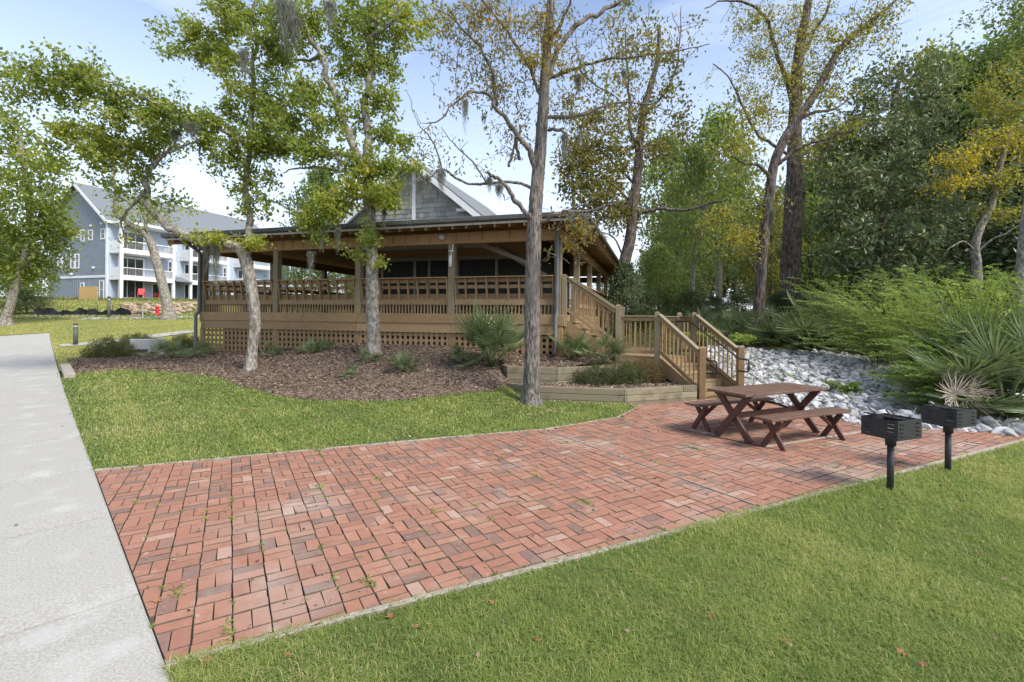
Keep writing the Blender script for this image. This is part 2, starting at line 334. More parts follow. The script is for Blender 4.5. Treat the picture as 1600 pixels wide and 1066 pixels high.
ang_e = math.atan2(2.10, 4.19)
A = np.array([-1.80, 2.50]); FR = np.array([8.50, 7.72]); TL = A+np.array([-.7071, .7071])*4.34
PATIO = [tuple(A), tuple(FR), (7.85, 8.0), (6.9, 8.25), (6.1, 8.5), (5.95, 9.8), (5.55, 11.3), (4.5, 11.1), (2.5, 10.2), (2.62, 9.9), (1.95, 8.85), (.55, 7.85), (-.98, 7.25), tuple(TL)]
pd_ = np.array([-.7071, .7071]); pn = np.array([-.7071, -.7071])    # walkway direction, and its left normal
PE0 = A+np.array([.85, -.85])*2.2; PE1 = A-np.array([.85, -.85])*0+pd_*31.2
mulch_px = [(100, 566), (135, 548), (165, 552), (235, 548), (300, 540), (318, 536)]
mulch_px2 = [(110, 584), (200, 578), (280, 583), (340, 590), (375, 604), (430, 619), (500, 627), (600, 628), (700, 618), (770, 612), (812, 606)]
MUL = [tuple(G(*p)[:2]) for p in mulch_px2]
MUL += [(-.05, 11.9), (-.2, 12.0)]
_d = lambda s, t: tuple(C0+E1*s+E2*t)
MUL += [_d(-1.2, .6), _d(-12.7, .6), _d(-15.5, .8), _d(-17, -1), tuple(G(106, 560)[:2])]
LAWN_BACK = [tuple(TL+pd_*0+np.array([.0, .0])), (-.98, 7.25), (.55, 7.85), (1.95, 8.85), (2.62, 9.9), (2.3, 10.15), (.5, 10.35), (-.1, 11.6)]
LAWN_BACK = [tuple(TL)]+LAWN_BACK[1:]+MUL[:11][::-1]+[tuple(A+pd_*(np.dot(G(103, 590)[:2]-A, pd_))), tuple(A+pd_*8)]
LAWN_FRONT = [tuple(A), tuple(FR), (9.4, 8.2), (14, 9.2), (22, 8.0), (22, -6), (8, -6), tuple(PE0+np.array([2.0, -2.0]))]
LAWN_FAR = [tuple(A+pd_*16.5+pn*-.02), tuple(G(150, 551)[:2]), _d(-17, 0), _d(-14, 1), _d(-13, 16), (-10, 45), (-30, 52), (-75, 50), (-90, 40), (-70, 24), tuple(A+pd_*31.4+pn*6), tuple(A+pd_*31.4)]
sheet('lawn', LAWN_FRONT, .6, 0, M['lawn']); sheet('lawn', LAWN_BACK, .35, 0, M['lawn'])
sheet('lawn', LAWN_FAR, 1.3, 0, M['farlawn'])
sheet('mulch_bed', MUL, .3, .012, M['mulch'])

# walkway of cast slabs
path = empty('path', (0, 0, 0), kind='structure')
cuts = [-6, -1.5, .9, 2.6, 4.45, 6.6, 8.8, 11, 13.5, 16, 19, 22.5, 26.5, 31.2]
for i in range(len(cuts)-1):
    a, b = cuts[i]+.012, cuts[i+1]-.012; k = 5; vs = []; fs = []; wd = [0, .015, 1.4, 2.8, 4.2, 4.6]
    for j in range(k+1):
        for w in wd:
            p = A+pd_*(a+(b-a)*j/k)+pn*(w+.003); vs.append((p[0], p[1], float(gz(p[0], p[1]))+.012-(.008 if w in (0, 4.6) or j in (0, k) else 0)))
    nw = len(wd); top = len(vs)
    for j in range(k):
        for w in range(nw-1): q = j*nw+w; fs.append((q, q+nw, q+nw+1, q+1))
    lo = []
    ring = [w for w in range(nw)]+[j*nw+nw-1 for j in range(1, k+1)]+[k*nw+w for w in range(nw-2, -1, -1)]+[j*nw for j in range(k-1, 0, -1)]
    for r_ in ring: v = vs[r_]; lo.append((v[0], v[1], v[2]-.12))
    base = len(vs); vs += lo; n = len(ring)
    for q in range(n): fs.append((ring[q], ring[(q+1) % n], base+(q+1) % n, base+q))
    MB().add(vs, fs).obj('slab', M['concrete'], path)
tag(MB().add([(*(A+pd_*c+pn*w), float(gz(*(A+pd_*c+pn*w)))-.045) for c in cuts for w in (0.02, 4.6)], [(2*i, 2*i+1, 2*i+3, 2*i+2) for i in range(len(cuts)-1)]).obj('slab_bed', M['joint'], path))
# side walk to the bollard and the far street
def strip(name, px, w, m, off=.03):
    pts = [G(*p) for p in px]; vs = []; fs = []
    for i, p in enumerate(pts):
        d = pts[min(i+1, len(pts)-1)]-pts[max(0, i-1)]; d[2] = 0; d /= np.linalg.norm(d); n = np.array([-d[1], d[0], 0])
        for sgn in (-1, 1):
            q = p+n*sgn*w/2; vs.append((q[0], q[1], float(gz(q[0], q[1]))+off))
        for sgn in (-1, 1): q = vs[-2 if sgn < 0 else -2]; vs.append((q[0], q[1], q[2]-.1))
    o = MB()
    for i in range(len(pts)-1): fs += [(4*i, 4*i+1, 4*i+5, 4*i+4)]
    return tag(o.add(vs, fs).obj(name, m), kind='structure')
strip('pavement', [(92, 541), (130, 538.5), (180, 534), (240, 526), (300, 518)], 1.0, M['concrete'])
strip('pavement', [(130, 498.5), (200, 497.5), (270, 496.2), (330, 495.5)], 2.2, M['concrete'])
sheet('bare_soil', [tuple(G(0, 497)[:2]), tuple(G(240, 497.5)[:2]), tuple(G(215, 489)[:2]), tuple(G(100, 487)[:2]), tuple(G(60, 480)[:2])], 1.5, .02, M['clay'])

# bank of loose rock
BANK = [(5.55, 11.3), (5.95, 9.8), (6.1, 8.5), (6.9, 8.25), (7.85, 8.0), (8.5, 7.72), (9.2, 8.0), (11.5, 9.6), (12.5, 11), (12, 13.2), (10.6, 15.6), (6.6, 16.3), (5.9, 14.0)]
sheet('gravel_bed', BANK, .35, .01, M['gravel'])

# ------------------------------------------------------------------ brick patio
tag(MB().prism(PATIO, -.12, -.030).obj('patio_bed', M['joint']), kind='structure')
patio = empty('patio', (*A, 0), kind='structure')
BA = R(30.6); u = np.array([math.cos(BA), math.sin(BA)]); v = np.array([-math.sin(BA), math.cos(BA)])
def clip(poly, p0, n):
    out = []
    for i in range(len(poly)):
        a, b = poly[i], poly[(i+1) % len(poly)]; da = np.dot(a-p0, n); db = np.dot(b-p0, n)
        if da >= 0: out.append(a)
        if da*db < 0: out.append(a+(b-a)*da/(da-db))
    return out
fd = (FR-A)/np.linalg.norm(FR-A); fn = np.array([-fd[1], fd[0]])
le = (TL-A)/np.linalg.norm(TL-A); ln = np.array([le[1], -le[0]])
s1a, s1b = np.array([2.42, 4.72]), np.array([.60, 7.72]); sdv = (s1b-s1a)/np.linalg.norm(s1b-s1a); sn = np.array([sdv[1], -sdv[0]])
def brick_solid(poly, zt, tl, mb):
    """poly 2D list around origin; chamfered top"""
    n = len(poly); c = sum(poly)/n; ins = []
    for p in poly:
        d = c-p; L = np.linalg.norm(d); ins.append(p+d/L*min(.0035, L*.3))
    vs = [(*p, -.05) for p in poly]+[(*p, zt-.0032+tl[0]*(p[0])+tl[1]*p[1]) for p in poly]+[(*p, zt+tl[0]*p[0]+tl[1]*p[1]) for p in ins]
    fs = []
    for i in range(n):
        j = (i+1) % n; fs += [(i, j, n+j, n+i), (n+i, n+j, 2*n+j, 2*n+i)]
    fs.append(tuple(range(2*n, 3*n))); mb.add(vs, fs)
def dirty(me, counts=None):
    """side walls and chamfers of a brick carry the sandy dirt of the joints"""
    me.materials.append(M['joint']) if len(me.materials) == 1 else None
    mi = np.array(counts if counts is not None else [1, 1]*((len(me.polygons)-1)//2)+[0], np.int32); me.polygons.foreach_set('material_index', mi)
PA = np.array(PATIO)
bl = []
NV = 14
var_h = []; var_v = []
g_ = .0035; cell = .2025
variants = {}
for key, (hx, hy) in {'h': (cell/2-g_/2-.002, cell/4-.0050), 'v': (cell/4-g_*.55, cell/2-.0050)}.items():
    for k in range(NV):
        mb = MB(); q = [np.array(p) for p in ((-hx, -hy), (hx, -hy), (hx, hy), (-hx, hy))]
        q = [p+rng.uniform(-.0028, .0028, 2) for p in q]
        brick_solid(q, 0, rng.uniform(-.02, .02, 2), mb); me = mb.mesh('brick', k/(NV-1)); me.materials.append(M['brick']); dirty(me); variants[(key, k)] = me
for i in range(-45, 75):
    for j in range(-50, 90):
        cx = i*cell; jj = j+(i % 2); cy = j*cell
        cc = A+u*(cx)+v*(cy)
        if not (-6 < cc[0] < 9.5 and 1.8 < cc[1] < 12.5): continue
        horiz = (j+i) % 2 == 0
        for k in (-1, 1):
            o = np.array([0, k*cell/4]) if horiz else np.array([k*cell/4, 0])
            c = cc+u*o[0]+v*o[1]
            if not inpoly(c[0], c[1], PATIO) and min(np.linalg.norm(PA-c, axis=1)) > 9: continue
            bl.append((c, horiz))
def shade_idx():
    r_ = random.random(); return int(random.choice([0, 1, 2, 3, 4, 5, 6, 7, 8, 9])) if r_ < .78 else (random.choice([10, 11, 12]) if r_ < .972 else 13)
cand = []
for c, horiz in bl:
    hx, hy = ((cell/2-g_/2-.002, cell/4-.0050) if horiz else (cell/4-g_*.55, cell/2-.0050))
    poly = [c+u*a*hx+v*b*hy for a, b in ((-1, -1), (1, -1), (1, 1), (-1, 1))]; full = True
    ds = np.dot(c-s1a, sn)
    for p0, n in ((A+fn*.008, fn), (A+ln*.003, ln)):
        d = [np.dot(p-p0, n) for p in poly]
        if min(d) < 0: poly = clip(poly, p0, n); full = False
        if len(poly) < 3: break
    if len(poly) < 3: continue
    d = [np.dot(p-s1a, sn) for p in poly]
    if min(d) < .026 and max(d) > -.009:
        n = sn if ds > 0 else -sn; poly = clip(poly, s1a+n*(.026 if ds > 0 else .009), n); full = False
        if len(poly) < 3: continue
    cc = sum(poly)/len(poly)
    if not inpoly(cc[0], cc[1], PATIO): continue
    ar = abs(sum(poly[i][0]*poly[(i+1) % len(poly)][1]-poly[(i+1) % len(poly)][0]*poly[i][1] for i in range(len(poly))))/2
    if ar < .0012: continue
    vis = abs(cc[0]/cc[1]) < 1.06
    cand.append((np.linalg.norm(cc)**2/ (ar/.02) if vis else 1e6, cc, c, horiz, poly, full))
cand.sort(key=lambda t: t[0])
allv = []; alln = []; alli = []; allt = []; allm = []; nvv = 0
def settle(c): return .006*float(vnoise(c[0], c[1], 2.1, 1))+random.uniform(-.0035, .0035)
for n, (_, cc, c, horiz, poly, full) in enumerate(cand):
    if n < 300 and full:
        o = link('brick', variants[('h' if horiz else 'v', shade_idx())], None, patio, (*(c-A), settle(c)), (0, 0, BA+random.uniform(-.022, .022)))
    else:
        mb = MB(); pc = [p-cc for p in poly]; brick_solid(pc, settle(c), rng.uniform(-.02, .02, 2), mb)
        ti = shade_idx()/(NV-1)
        if n < 300:
            o = link('brick', mb.mesh('brick', ti), M['brick'], patio, (*(cc-A), 0)); dirty(o.data)
        else:
            V = np.array(mb.v)+np.array([*(cc-A), 0]); allv.append(V)
            for f in mb.f: alln.append(len(f)); alli += [a+nvv for a in f]; allt.append(ti)
            nvv += len(V); allm += [1, 1]*((len(mb.f)-1)//2)+[0]
o = link('bricks', npmesh('bricks', np.vstack(allv), alln, alli, allt), M['brick'], patio); o['kind'] = 'stuff'; dirty(o.data, allm)
def edging(a, b, w=.045, h0=-.1, h1=.012, m='edge', nm='edging'):
    a = np.array(a); b = np.array(b); L = np.linalg.norm(b-a); k = max(1, int(L/2.4)); d = (b-a)/L
    for i in range(k):
        p = a+d*(L*i/k+.003)-A; q = a+d*(L*(i+1)/k-.003)-A
        MB().beam((*p, (h0+h1)/2), (*q, (h0+h1)/2), w, h1-h0, bev=.004).obj(nm, M[m], patio)
edging(A-fn*.02, FR-fn*.02)
be = [TL, (-.98, 7.25), (.55, 7.85), (1.95, 8.85), (2.62, 9.9)]
for a, b in zip(be[:-1], be[1:]): edging(np.array(a)+fn*.02, np.array(b)+fn*.02, h1=.006)
MB().beam((*(s1a-A), -.02), (*(s1b-A), -.02), .012, .03).obj('seam', M['rubber'], patio)
for sg_ in (.016,): MB().beam((*(s1a-A+sn*sg_), -.012), (*(s1b-A+sn*sg_), -.012), .016, .034).obj('edging_strip', M['edge'], patio)
q0 = G(1195, 700); q1 = G(1352, 677)
MB().beam((*(q0[:2]-A), .0), (*(q1[:2]-A), .0), .035, .028, bev=.004).obj('edging_strip', M['edge'], patio)
q2 = G(1062, 672)
MB().beam((*(q2[:2]-A), -.0), (*(q0[:2]-A), -.0), .014, .016).obj('seam', M['rubber'], patio)

# ------------------------------------------------------------------ grass
def blades(name, poly, n, h, w, dens_pow=2.0, ymax=30, zf=gz, off=0, seed=1, tintbase=None, skip=None, m='grass', patch=.6):
    rg = np.random.default_rng(seed)
    xs = [p[0] for p in poly]; ys = [p[1] for p in poly]
    y0, y1 = max(min(ys), 1.6), min(max(ys), ymax)
    # sample ~1/d^pow in depth, uniformly over a wedge wider than the view
    k = int(n*2.6); q = rg.random(k)
    e = 2-dens_pow
    yy = np.exp(np.log(y0)+(np.log(y1)-np.log(y0))*q) if abs(e) < 1e-3 else (y0**e+(y1**e-y0**e)*q)**(1/e)
    xx = rg.uniform(-1.25, 1.25, k)*(yy+.4)
    ok = inpoly(xx, yy, poly)
    if skip is not None: ok &= ~skip(xx, yy)
    xx, yy = xx[ok][:n], yy[ok][:n]; n = len(xx)
    pn_ = vnoise(xx, yy, 1.7, seed)+.6*vnoise(xx, yy, 5.3, seed+4)+.5*vnoise(xx, yy, 13, seed+2)
    sc = np.clip(1+.28*pn_+rg.normal(0, .28, n), .35, 1.9)*np.clip(yy/4, .85, 1.15)
    hh = h*sc; ww = w*rg.uniform(.7, 1.35, n)*np.clip(yy/3.2, 1, 4)
    az = rg.uniform(0, 2*math.pi, n); ln_ = rg.uniform(.35, 1.25, n)+.2
    dx, dy = np.cos(az), np.sin(az); rx, ry = -dy, dx
    zz = zf(xx, yy)+off-.005
    V = np.zeros((n, 5, 3))
    V[:, 0] = np.c_[xx-rx*ww, yy-ry*ww, zz]; V[:, 1] = np.c_[xx+rx*ww, yy+ry*ww, zz]
    mx_, my_ = xx+dx*hh*.35*ln_, yy+dy*hh*.35*ln_; zm = zz+hh*.62
    V[:, 2] = np.c_[mx_+rx*ww*.75, my_+ry*ww*.75, zm]; V[:, 3] = np.c_[mx_-rx*ww*.75, my_-ry*ww*.75, zm]
    V[:, 4] = np.c_[xx+dx*hh*ln_, yy+dy*hh*ln_, zz+hh*np.clip(1.15-.45*ln_, .3, 1)]
    b = np.arange(n)[:, None]*5
    idx = np.concatenate([b+0, b+1, b+2, b+3, b+3, b+2, b+4], 1).ravel(); cnt = np.tile([4, 3], n)
    tn = np.clip(.46+.27*pn_+rg.normal(0, .17, n), 0, .9) if tintbase is None else np.clip(tintbase(xx, yy)+.24*pn_+rg.normal(0, .16, n), 0, .93)
    dead = rg.random(n) < .05+.35*np.clip(vnoise(xx, yy, .8, seed+9)+.5*vnoise(xx, yy, 3.3, seed+5)-.25, 0, .9); tn[dead] = rg.uniform(.9, 1, dead.sum())
    me = npmesh(name, V.reshape(-1, 3), cnt, idx, np.repeat(tn, 2))
    return tag(link(name, me, M[m]), kind='stuff')
blades('grass', LAWN_FRONT, 230000, .050, .0019, 2.0, 16, seed=3, off=.0, tintbase=lambda x, y: .46+.20*np.clip((x-2)/4, 0, 1))
blades('grass', LAWN_BACK, 120000, .045, .0026, 1.4, 16, seed=5)
blades('grass', LAWN_FAR, 70000, .045, .0028, 1.3, 34, seed=9, tintbase=lambda x, y: .74+0*x)
eg = [tuple(A+pd_*4.34), (-.98, 7.25), (.55, 7.85), (1.95, 8.85), (2.62, 9.9)]
FRG = eg+[(a[0]+.07, a[1]-.13) for a in eg[::-1]]
blades('grass', FRG, 3800, .022, .0025, .5, 11, seed=31, off=.012)
blades('grass', [tuple(A-fn*.03), tuple(FR-fn*.03), tuple(FR+fn*.05), tuple(A+fn*.03)], 2600, .026, .0018, 1.6, 9, seed=32, off=.008)
blades('grass', [tuple(A+pd_*4.2), tuple(A+pd_*17), tuple(A+pd_*17+pn*.07), tuple(A+pd_*4.2+pn*.03)], 2500, .025, .003, .8, 18, seed=33, off=.01)
# weeds in the joints of the bricks
wv = []; 
rg = np.random.default_rng(21)
cl = []
for _ in range(420):
    y = rg.uniform(2.6, 10.5)**1; x = rg.uniform(-1.1, 1.1)*y
    if not inpoly(x, y, PATIO): continue
    i = round(np.dot(np.array([x, y])-A, u)/cell-.5)+.5; p = A+u*i*cell+v*np.dot(np.array([x, y])-A, v)
    cl.append((p, rg.choice([.008, .015, .03, .06], p=[.4, .3, .2, .1])))
for p in [(-1.55, 2.62), (-1.62, 2.75), (-2.2, 3.15), (3.4, 6.9), (3.9, 7.1), (3.5, 7.6), (4.6, 7.0)]: cl.append((np.array(p), .05))
V = []; idx = []; tn = []
for p, r_ in cl:
    for _ in range(int(rg.uniform(300, 700)*r_)+3):
        a = rg.uniform(0, 6.28); q = p+v*rg.normal(0, r_)+u*rg.normal(0, r_*.35); h = rg.uniform(.002, .010)+r_*.25*rg.random(); l = rg.uniform(.005, .015)+r_*.3*rg.random()
        d = np.array([math.cos(a), math.sin(a)]); n_ = np.array([-d[1], d[0]])*.003; k = len(V)
        V += [(*(q-n_), -.004), (*(q+n_), -.004), (*(q+d*l+n_*.8), h), (*(q+d*l*1.7), h*.7)]; idx += [k, k+1, k+2, k, k+2, k+3]; t_ = rg.uniform(.0, .75); tn += [t_, t_]
tag(link('weeds', npmesh('weeds', V, 3, idx, tn), M['grass']), kind='stuff')
# bark chips on the bed
def chips(name, poly, n, L, zf, off, m, seed, ymax=18):
    rg = np.random.default_rng(seed); xs = [p[0] for p in poly]; ys = [p[1] for p in poly]
    x = rg.uniform(min(xs), max(xs), n*3); y = rg.uniform(min(ys), min(ymax, max(ys)), n*3); k = inpoly(x, y, poly); x, y = x[k][:n], y[k][:n]; n = len(x)
    az = rg.uniform(0, 6.28, n); l = L*rg.uniform(.3, 1.3, n); w = rg.uniform(.004, .013, n); ti = rg.normal(0, .25, n); z = zf(x, y)+off+rg.uniform(.0, .018, n)
    d = np.c_[np.cos(az)*l, np.sin(az)*l, ti*l]; nn = np.c_[-np.sin(az)*w, np.cos(az)*w, rg.normal(0, .6, n)*w]; c = np.c_[x, y, z]
    V = np.stack([c-d-nn, c+d-nn, c+d+nn, c-d+nn], 1).reshape(-1, 3)
    me = npmesh(name, V, 4, np.arange(4*n), rg.random(n)); return tag(link(name, me, m), kind='stuff')
M['chip'] = mat('bark chips', [(.08, .045, .03), (.2, .13, .09)], scale=20, bump=0, rough=1, tintcols=[(.085, .06, .044), (.20, .142, .104), (.37, .29, .22)], tintmix=.8)
chips('mulch', MUL, 60000, .028, gz, .012, M['chip'], 5)

# ------------------------------------------------------------------ foliage engine
def nrm(a): return a/(np.linalg.norm(a, axis=-1, keepdims=True)+1e-9)
def leaf_mesh(name, C, size, asp, tint, rg, droop=.3, up=.5, D=None, fold=.25):
    n = len(C)
    d = nrm(rg.normal(0, 1, (n, 3))+np.array([0, 0, -droop])) if D is None else nrm(D+rg.normal(0, .35, (n, 3)))
    nn = nrm(np.cross(d, nrm(rg.normal(0, 1, (n, 3))+1e-3)))
    nn = nrm(nn*(1-up)+np.array([0, 0, up])-d*(np.sum((nn*(1-up)+np.array([0, 0, up]))*d, 1)[:, None]))
    s = np.cross(d, nn); L = size*rg.uniform(.6, 1.3, n)[:, None]; Wd = L*asp*.5
    V = np.stack([C, C+d*L*.45+s*Wd+nn*L*fold*.4, C+d*L, C+d*L*.45-s*Wd+nn*L*fold*.4], 1)
    return npmesh(name, V.reshape(-1, 3), 4, np.arange(4*n), tint)
def grow(skel, tips, rg, r_tip=.004, sag=.06, kink=.12, nseg=4, rfac=.011, rmax=.05):
    """skel: list of (pts, radii). returns twigs [(pts, radii)] connecting every tip to the wood"""
    N = np.vstack([p for p, r in skel]); d0 = np.array([np.min(np.linalg.norm(N-t, axis=1)) for t in tips]); order = np.argsort(d0)
    buf = np.zeros((len(N)+len(tips)*nseg+4, 3)); buf[:len(N)] = N; cnt = len(N); tw = []
    for k in order:
        t = tips[k]; dd = np.linalg.norm(buf[:cnt]-t, axis=1)+.25*np.maximum(0, buf[:cnt, 2]-t[2]); j = int(np.argmin(dd)); a = buf[j]; L = np.linalg.norm(t-a)
        if L < .03: continue
        q = np.linspace(0, 1, nseg+1)[:, None]; p = a+(t-a)*q+rg.normal(0, kink*L/nseg, (nseg+1, 3))*np.sin(q*math.pi)
        p[:, 2] += sag*L*np.sin(q[:, 0]*math.pi); p[0] = a
        r0 = min(rmax, r_tip+rfac*L); tw.append((p, np.linspace(r0, r_tip, nseg+1)))
        buf[cnt:cnt+nseg] = p[1:]; cnt += nseg
    return tw
def tubes_mesh(name, polys, n=5, rough=0, rg=None):
    """fast tubes for many polylines"""
    VV = []; II = []; off = 0
    for p, r in polys:
        p = np.asarray(p); m = len(p); d = nrm(np.gradient(p, axis=0)); ref = np.cross(d, [.31, .17, .93]); ref = nrm(ref); y = np.cross(d, ref)
        a = np.linspace(0, 2*math.pi, n, endpoint=False); rr = np.asarray(r)[:, None]*np.ones(n)
        if rough: rr = rr*(1+rough*(np.sin(a*3+p[:, 2:3]*2.1)*.55+np.sin(a*5+p[:, 2:3]*3.7+1)*.35+(np.abs(np.sin(a*11+1.3*np.sin(p[:, 2:3]*9)))-.5)*.7+np.sin(p[:, 2:3]*13+a*2)*.25+rg.normal(0, .22, (m, n))))
        V = p[:, None, :]+rr[..., None]*(np.cos(a)[None, :, None]*ref[:, None]+np.sin(a)[None, :, None]*y[:, None])
        VV.append(V.reshape(-1, 3)); b = (np.arange(m-1)[:, None]*n+np.arange(n)); b2 = (np.arange(m-1)[:, None]*n+(np.arange(n)+1) % n)
        II.append((np.stack([b, b2, b2+n, b+n], -1)+off).reshape(-1)); off += m*n
    return npmesh(name, np.vstack(VV), 4, np.concatenate(II), smooth=True)
def smooth_path(p, r, k):
    """Catmull-Rom through control points"""
    p = np.asarray(p, float); r = np.asarray(r, float); o = []; ro = []
    for i in range(len(p)-1):
        p0, p1, p2, p3 = p[max(i-1, 0)], p[i], p[i+1], p[min(i+2, len(p)-1)]
        for j in range(k):
            t = j/k; o.append(.5*((2*p1)+(-p0+p2)*t+(2*p0-5*p1+4*p2-p3)*t*t+(-p0+3*p1-3*p2+p3)*t**3)); ro.append(r[i]+(r[i+1]-r[i])*t)
    o.append(p[-1]); ro.append(r[-1]); return np.array(o), np.array(ro)
def limb_px(pts, Y, dY=0, k=6):
    """control points as seen (px,py,radius_px[,dY]) at depth Y -> a limb in space"""
    q = []; r = []
    for i, a in enumerate(pts):
        y = Y+(a[3] if len(a) > 3 else dY*i/(len(pts)-1)); q.append(P(a[0], a[1], y)); r.append(a[2]*y/F)
    return smooth_path(q, r, k)
def wander(p, r, rg, a=.9):
    j = rg.normal(0, 1, (len(p), 3)); j = (j+np.roll(j, 1, 0)+np.roll(j, -1, 0))/3; j[0] = 0; j[1] *= .3
    return p+j*r.mean()*a, r*(1+rg.normal(0, .05, len(r)))
def ell_tips(c, r, n, rg, shell=.15):
    d = nrm(rg.normal(0, 1, (n, 3))); rad = (shell+(1.22-shell)*rg.random(n)**.8)[:, None]; return c+d*rad*r*(1+.3*np.sin(d[:, :1]*5+c[0]*3))
def moss(root, spots, rg, m=None):
    V = []; I = []
    for (c, L, w) in spots:
        for _ in range(int(190*w/.12)):
            a = c+np.array([rg.normal(0, w*.45), rg.normal(0, w*.45), rg.uniform(-.05, .05)]); l = L*rg.uniform(.15, 1)**1.5*math.exp(-((a[0]-c[0])/w)**2*1.2); k = 6; x, y = a[0], a[1]; b = len(V)
            ph = rg.uniform(0, 6.28); wd = rg.uniform(.003, .008)
            for i in range(k+1):
                q = i/k; sw = math.sin(ph+q*7)*.018; xx = x+(c[0]-x)*q*.15+sw*2; yy = y+(c[1]-y)*q*.15+math.cos(ph+q*5)*.03; ww = wd*(1-.75*q)
                ca, sa = math.cos(ph+q*3), math.sin(ph+q*3); V += [(xx-ca*ww, yy-sa*ww, a[2]-l*q), (xx+ca*ww, yy+sa*ww, a[2]-l*q)]
            for i in range(k): I += [b+2*i, b+2*i+1, b+2*i+3, b+2*i+2]
    o = link('spanish_moss', npmesh('spanish_moss', V, 4, I), M['moss'], root); o['kind'] = 'stuff'; return o
def tree(name, label, cat, limbs, blobs, leaf, bark, Y, seed, lsize=.11, asp=.55, per=26, spread=.16, tint0=.45, mossp=None, group=None, nuts=None, rough=.06, twn=4, droop=.4, base=None, bare=0, rfac=.011, limbk=(.92, .62)):
    rg = np.random.default_rng(seed)
    root = empty(name, (0, 0, 0), 0, label, cat, group)
    sk = [limb_px(l[0], Y+l[1], l[2] if len(l) > 2 else 0) for l in limbs]
    # root flare
    p0, r0 = sk[0]; root.location = tuple(p0[0]); O = p0[0].copy()
    z0 = p0[0][2]; gzz = float(gz(p0[0][0], p0[0][1]))
    if z0 > gzz+.12:
        ex = np.linspace(0, 1, 6)[:-1, None]; p0 = np.vstack([np.array([p0[0][0], p0[0][1], gzz])*(1-ex)+p0[0]*ex, p0]); r0 = np.r_[np.full(5, r0[0]*1.04), r0]; z0 = gzz; O = p0[0].copy(); root.location = tuple(O)
    r0 = r0*limbk[0]*(1+.55*np.exp(-(p0[:, 2]-z0)/(r0[0]*.75))); sk[0] = (p0, r0); p0[0, 2] -= .15
    sk = [sk[0]]+[wander(p, r*limbk[1]*np.linspace(1, .62, len(r)), rg) for p, r in sk[1:]]
    big = [(p-O, r) for p, r in sk]
    pp, rr_ = big[0]; d_ = np.r_[0, np.cumsum(np.linalg.norm(np.diff(pp, axis=0), axis=1))]; nr_ = int(min(260, max(40, d_[-1]/.05))); dn = np.linspace(0, d_[-1], nr_)
    pp = np.stack([np.interp(dn, d_, pp[:, k]) for k in range(3)], 1); rr_ = np.interp(dn, d_, rr_)
    me = tubes_mesh('trunk', [(pp, rr_)], 44, rough, rg); link('trunk', me, M[bark], root)
    for b in big[1:]: link('limb', tubes_mesh('limb', [b], 10, rough*.7, rg), M[bark], root)
    tw = []; C = []; T = []
    tips = []; tb = []
    for b in blobs:
        cx, cy, rx, ry, n = b[:5]; dy = b[5] if len(b) > 5 else rg.uniform(-.6, .6); tv = b[6] if len(b) > 6 else 0
        y = Y+dy; c = P(cx, cy, y); rr = np.array([rx*y/F, rx*y/F*.85, ry*y/F]); t = ell_tips(c, rr, n, rg); tips.append(t); tb += [tv]*n
    tips = np.vstack(tips); tb = np.array(tb)
    nb_ = len(tips)
    if bare: tips = np.vstack([tips, tips[rg.integers(0, nb_, bare)]+rg.normal(0, .4, (bare, 3))]); tb = np.r_[tb, np.full(bare, 9)]
    tw = grow(sk, tips, rg, r_tip=.0045 if Y < 16 else .007, rfac=rfac, kink=.22, nseg=5)
    link('twigs', tubes_mesh('twigs', [(p-O, r) for p, r in tw], twn), M[bark], root)['kind'] = 'stuff'
    if per:
        tree_tip = tips
        for p, r in tw:
            L = np.linalg.norm(p[-1]-p[0]); j = int(np.argmin(np.linalg.norm(tips-p[-1], axis=1))); n = rg.poisson(per) if tb[j] < 5 else rg.poisson(per*.12)
            if n == 0: continue
            q = 1-rg.random(n)**1.4*min(1, .9/max(L, .3)); f = q*(len(p)-1); i = np.clip(f.astype(int), 0, len(p)-2); pos = p[i]+(p[i+1]-p[i])*(f-i)[:, None]
            pos = pos+rg.normal(0, spread, (n, 3))*np.array([1, 1, .75]); C.append(pos); T.append(np.clip(tint0+(tb[j] if tb[j] < 5 else 0)+rg.normal(0, .06)+rg.normal(0, .16, n), 0, 1))
        C = np.vstack(C)-O; T = np.concatenate(T)
        o = link('foliage', leaf_mesh('foliage', C, lsize, asp, T, rg, droop=droop), M[leaf], root); o['kind'] = 'stuff'
    if mossp: moss(root, [(P(a, b, Y+(e if e else 0))-O, L, w) for a, b, L, w, e in mossp], rg)
    if nuts:
        V = []; I = []; ico = [(0, 0, 1), (.9, 0, 0), (0, .9, 0), (-.9, 0, 0), (0, -.9, 0), (0, 0, -1)]; fc = [(0, 1, 2), (0, 2, 3), (0, 3, 4), (0, 4, 1), (5, 2, 1), (5, 3, 2), (5, 4, 3), (5, 1, 4)]
        for k in rg.choice(len(tips), min(nuts, len(tips)), replace=False):
            c = tips[k]-O+np.array([0, 0, -.03]); b = len(V); V += [tuple(c+np.array(q)*.026) for q in ico]; I += [x+b for f in fc for x in f]
        o = link('nuts', npmesh('nuts', V, 3, I, smooth=True), M['nuts'], root); o['kind'] = 'stuff'
    return root


